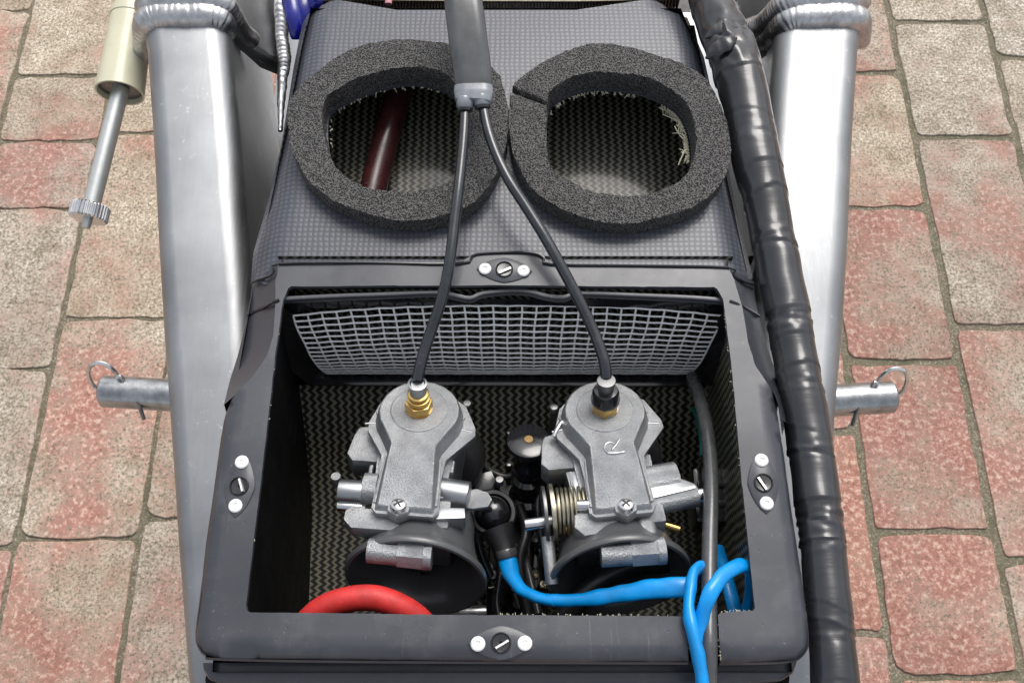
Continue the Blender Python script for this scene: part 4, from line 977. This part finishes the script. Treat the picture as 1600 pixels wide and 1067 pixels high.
build('sleeve_loop', sweep(P3([(1100, 900, -.020), (1093, 888, -.009), (1084, 896, -.003), (1078, 925, .001), (1077, 955, .004), (1082, 985, .0055), (1090, 1020, .0045), (1096, 1060, .002), (1102, 1130, -.006)]), [(.0044, .0028), (.0047, .0030), (.0049, .0032), (.0049, .0034)], 18, smooth=6, disp=wr, fixed=False), 'blue', bl)
build('sleeve_loop', sweep(P3([(1101, 1080, -.006), (1094, 1035, -.003), (1091, 995, -.001), (1096, 965, .002), (1106, 935, .007), (1122, 908, .006), (1143, 889, .001), (1160, 883, -.005), (1172, 892, -.012), (1172, 925, -.022), (1165, 960, -.03)]), [(.0036, .0026), (.0041, .0029), (.0041, .0029)], 18, smooth=6, disp=wr), 'blue', bl)
build('sleeve_tail', sweep(P3([(1122, 855, -.055), (1128, 880, -.047), (1138, 915, -.040), (1148, 955, -.038), (1155, 990, -.04)]), [(.0036, .0026), (.0040, .0028), (.0042, .0028)], 18, smooth=5, disp=wr), 'blue', bl)
# engine bits seen in the gap between the two mouths
eg = thing('inlet_linkage', 'dark tubes and yellowish bolts down in the gap between the carburettor mouths', 'linkage', P(800, 900, ZB - .13))
for i, (a, b, r, m) in enumerate([(((768, 880, -.13)), ((772, 960, -.12)), .004, 'black'), ((815, 850, -.10), (842, 960, -.085), .0024, 'grommet'), ((828, 830, -.11), (818, 960, -.10), .003, 'black'), ((800, 930, -.12), (812, 975, -.11), .005, 'gloss'), ((762, 905, -.115), (785, 902, -.115), .0012, 'springsteel'), ((763, 918, -.115), (786, 915, -.115), .0014, 'springsteel'), ((700, 958, -.10), (760, 955, -.10), .004, 'cast2')]):
    build('link_tube', cyl(P(a[0], a[1], ZB + a[2]), P(b[0], b[1], ZB + b[2]), r, 14), m, eg)
rl = random.Random(3)
cx_ = P(800, 850, ZB - .14); build('black_base_block', box(cx_, .030, .085, .03), 'black', eg, bevel=.004)  # plain black block laid under the clutter to keep the gap near black
cx_ = P(838, 880, ZB - .13); build('black_base_block', box(cx_, .012, .06, .03), 'gloss', eg, bevel=.003)
for pts, rr0, m in (([(742, 700, -.10), (760, 730, -.09), (790, 745, -.088), (815, 735, -.095)], .0022, 'rubber'), ([(735, 760, -.10), (752, 800, -.095), (748, 850, -.095), (766, 900, -.10)], .0028, 'cable'),
    ([(812, 790, -.09), (822, 830, -.085), (812, 880, -.085), (826, 960, -.09)], .0030, 'rubber'), ([(845, 700, -.09), (850, 740, -.085), (840, 790, -.085), (848, 850, -.09)], .0024, 'cable'),
    ([(772, 850, -.11), (782, 890, -.10), (776, 940, -.10), (784, 980, -.10)], .0026, 'cable'), ([(806, 850, -.10), (800, 900, -.10), (812, 950, -.10)], .0018, 'grommet')):
    build('link_hose', sweep(P3(pts), rr0, 12, smooth=5), m, eg)
for _ in range(14):
    q = P(rl.uniform(745, 850), rl.uniform(830, 955), ZB - rl.uniform(.095, .115))
    build('link_screw', lathe([(.0030, -.008), (.0032, 0), (.0026, .0015), (.0012, .0016), (.001, .0006)], q, (rl.uniform(-.3, .3), rl.uniform(-.4, .3), 1), 12), rl.choice(['darksteel', 'darksteel', 'gloss', 'grommet', 'springsteel']), eg)
build('link_arm', loft([P3([(740, 742, -.085), (768, 735, -.085), (775, 750, -.085), (768, 764, -.085), (742, 768, -.085)]), P3([(740, 742, -.089), (768, 735, -.089), (775, 750, -.089), (768, 764, -.089), (742, 768, -.089)])]), 'grommet', eg, bevel=.0008)
for q in ((795, 676), (795, 726), (776, 738)):
    build('wall_rivet', lathe([(.0022, -.02), (.0023, 0), (.0016, .0010), (.0003, .0013)], P(q[0], q[1], ZB - .105), (0, .3, 1), 14), 'darksteel', eg)
# black tubes crossing in front of the right mouth
tag(build('drain_tube', sweep(P3([(880, 965, -.06), (915, 925, -.052), (955, 895, -.050), (1000, 880, -.052), (1050, 878, -.058), (1085, 890, -.07)]), .0068, 18, smooth=6), 'rubber'), 'black rubber drain tube curving across the right carburettor mouth', 'tube')
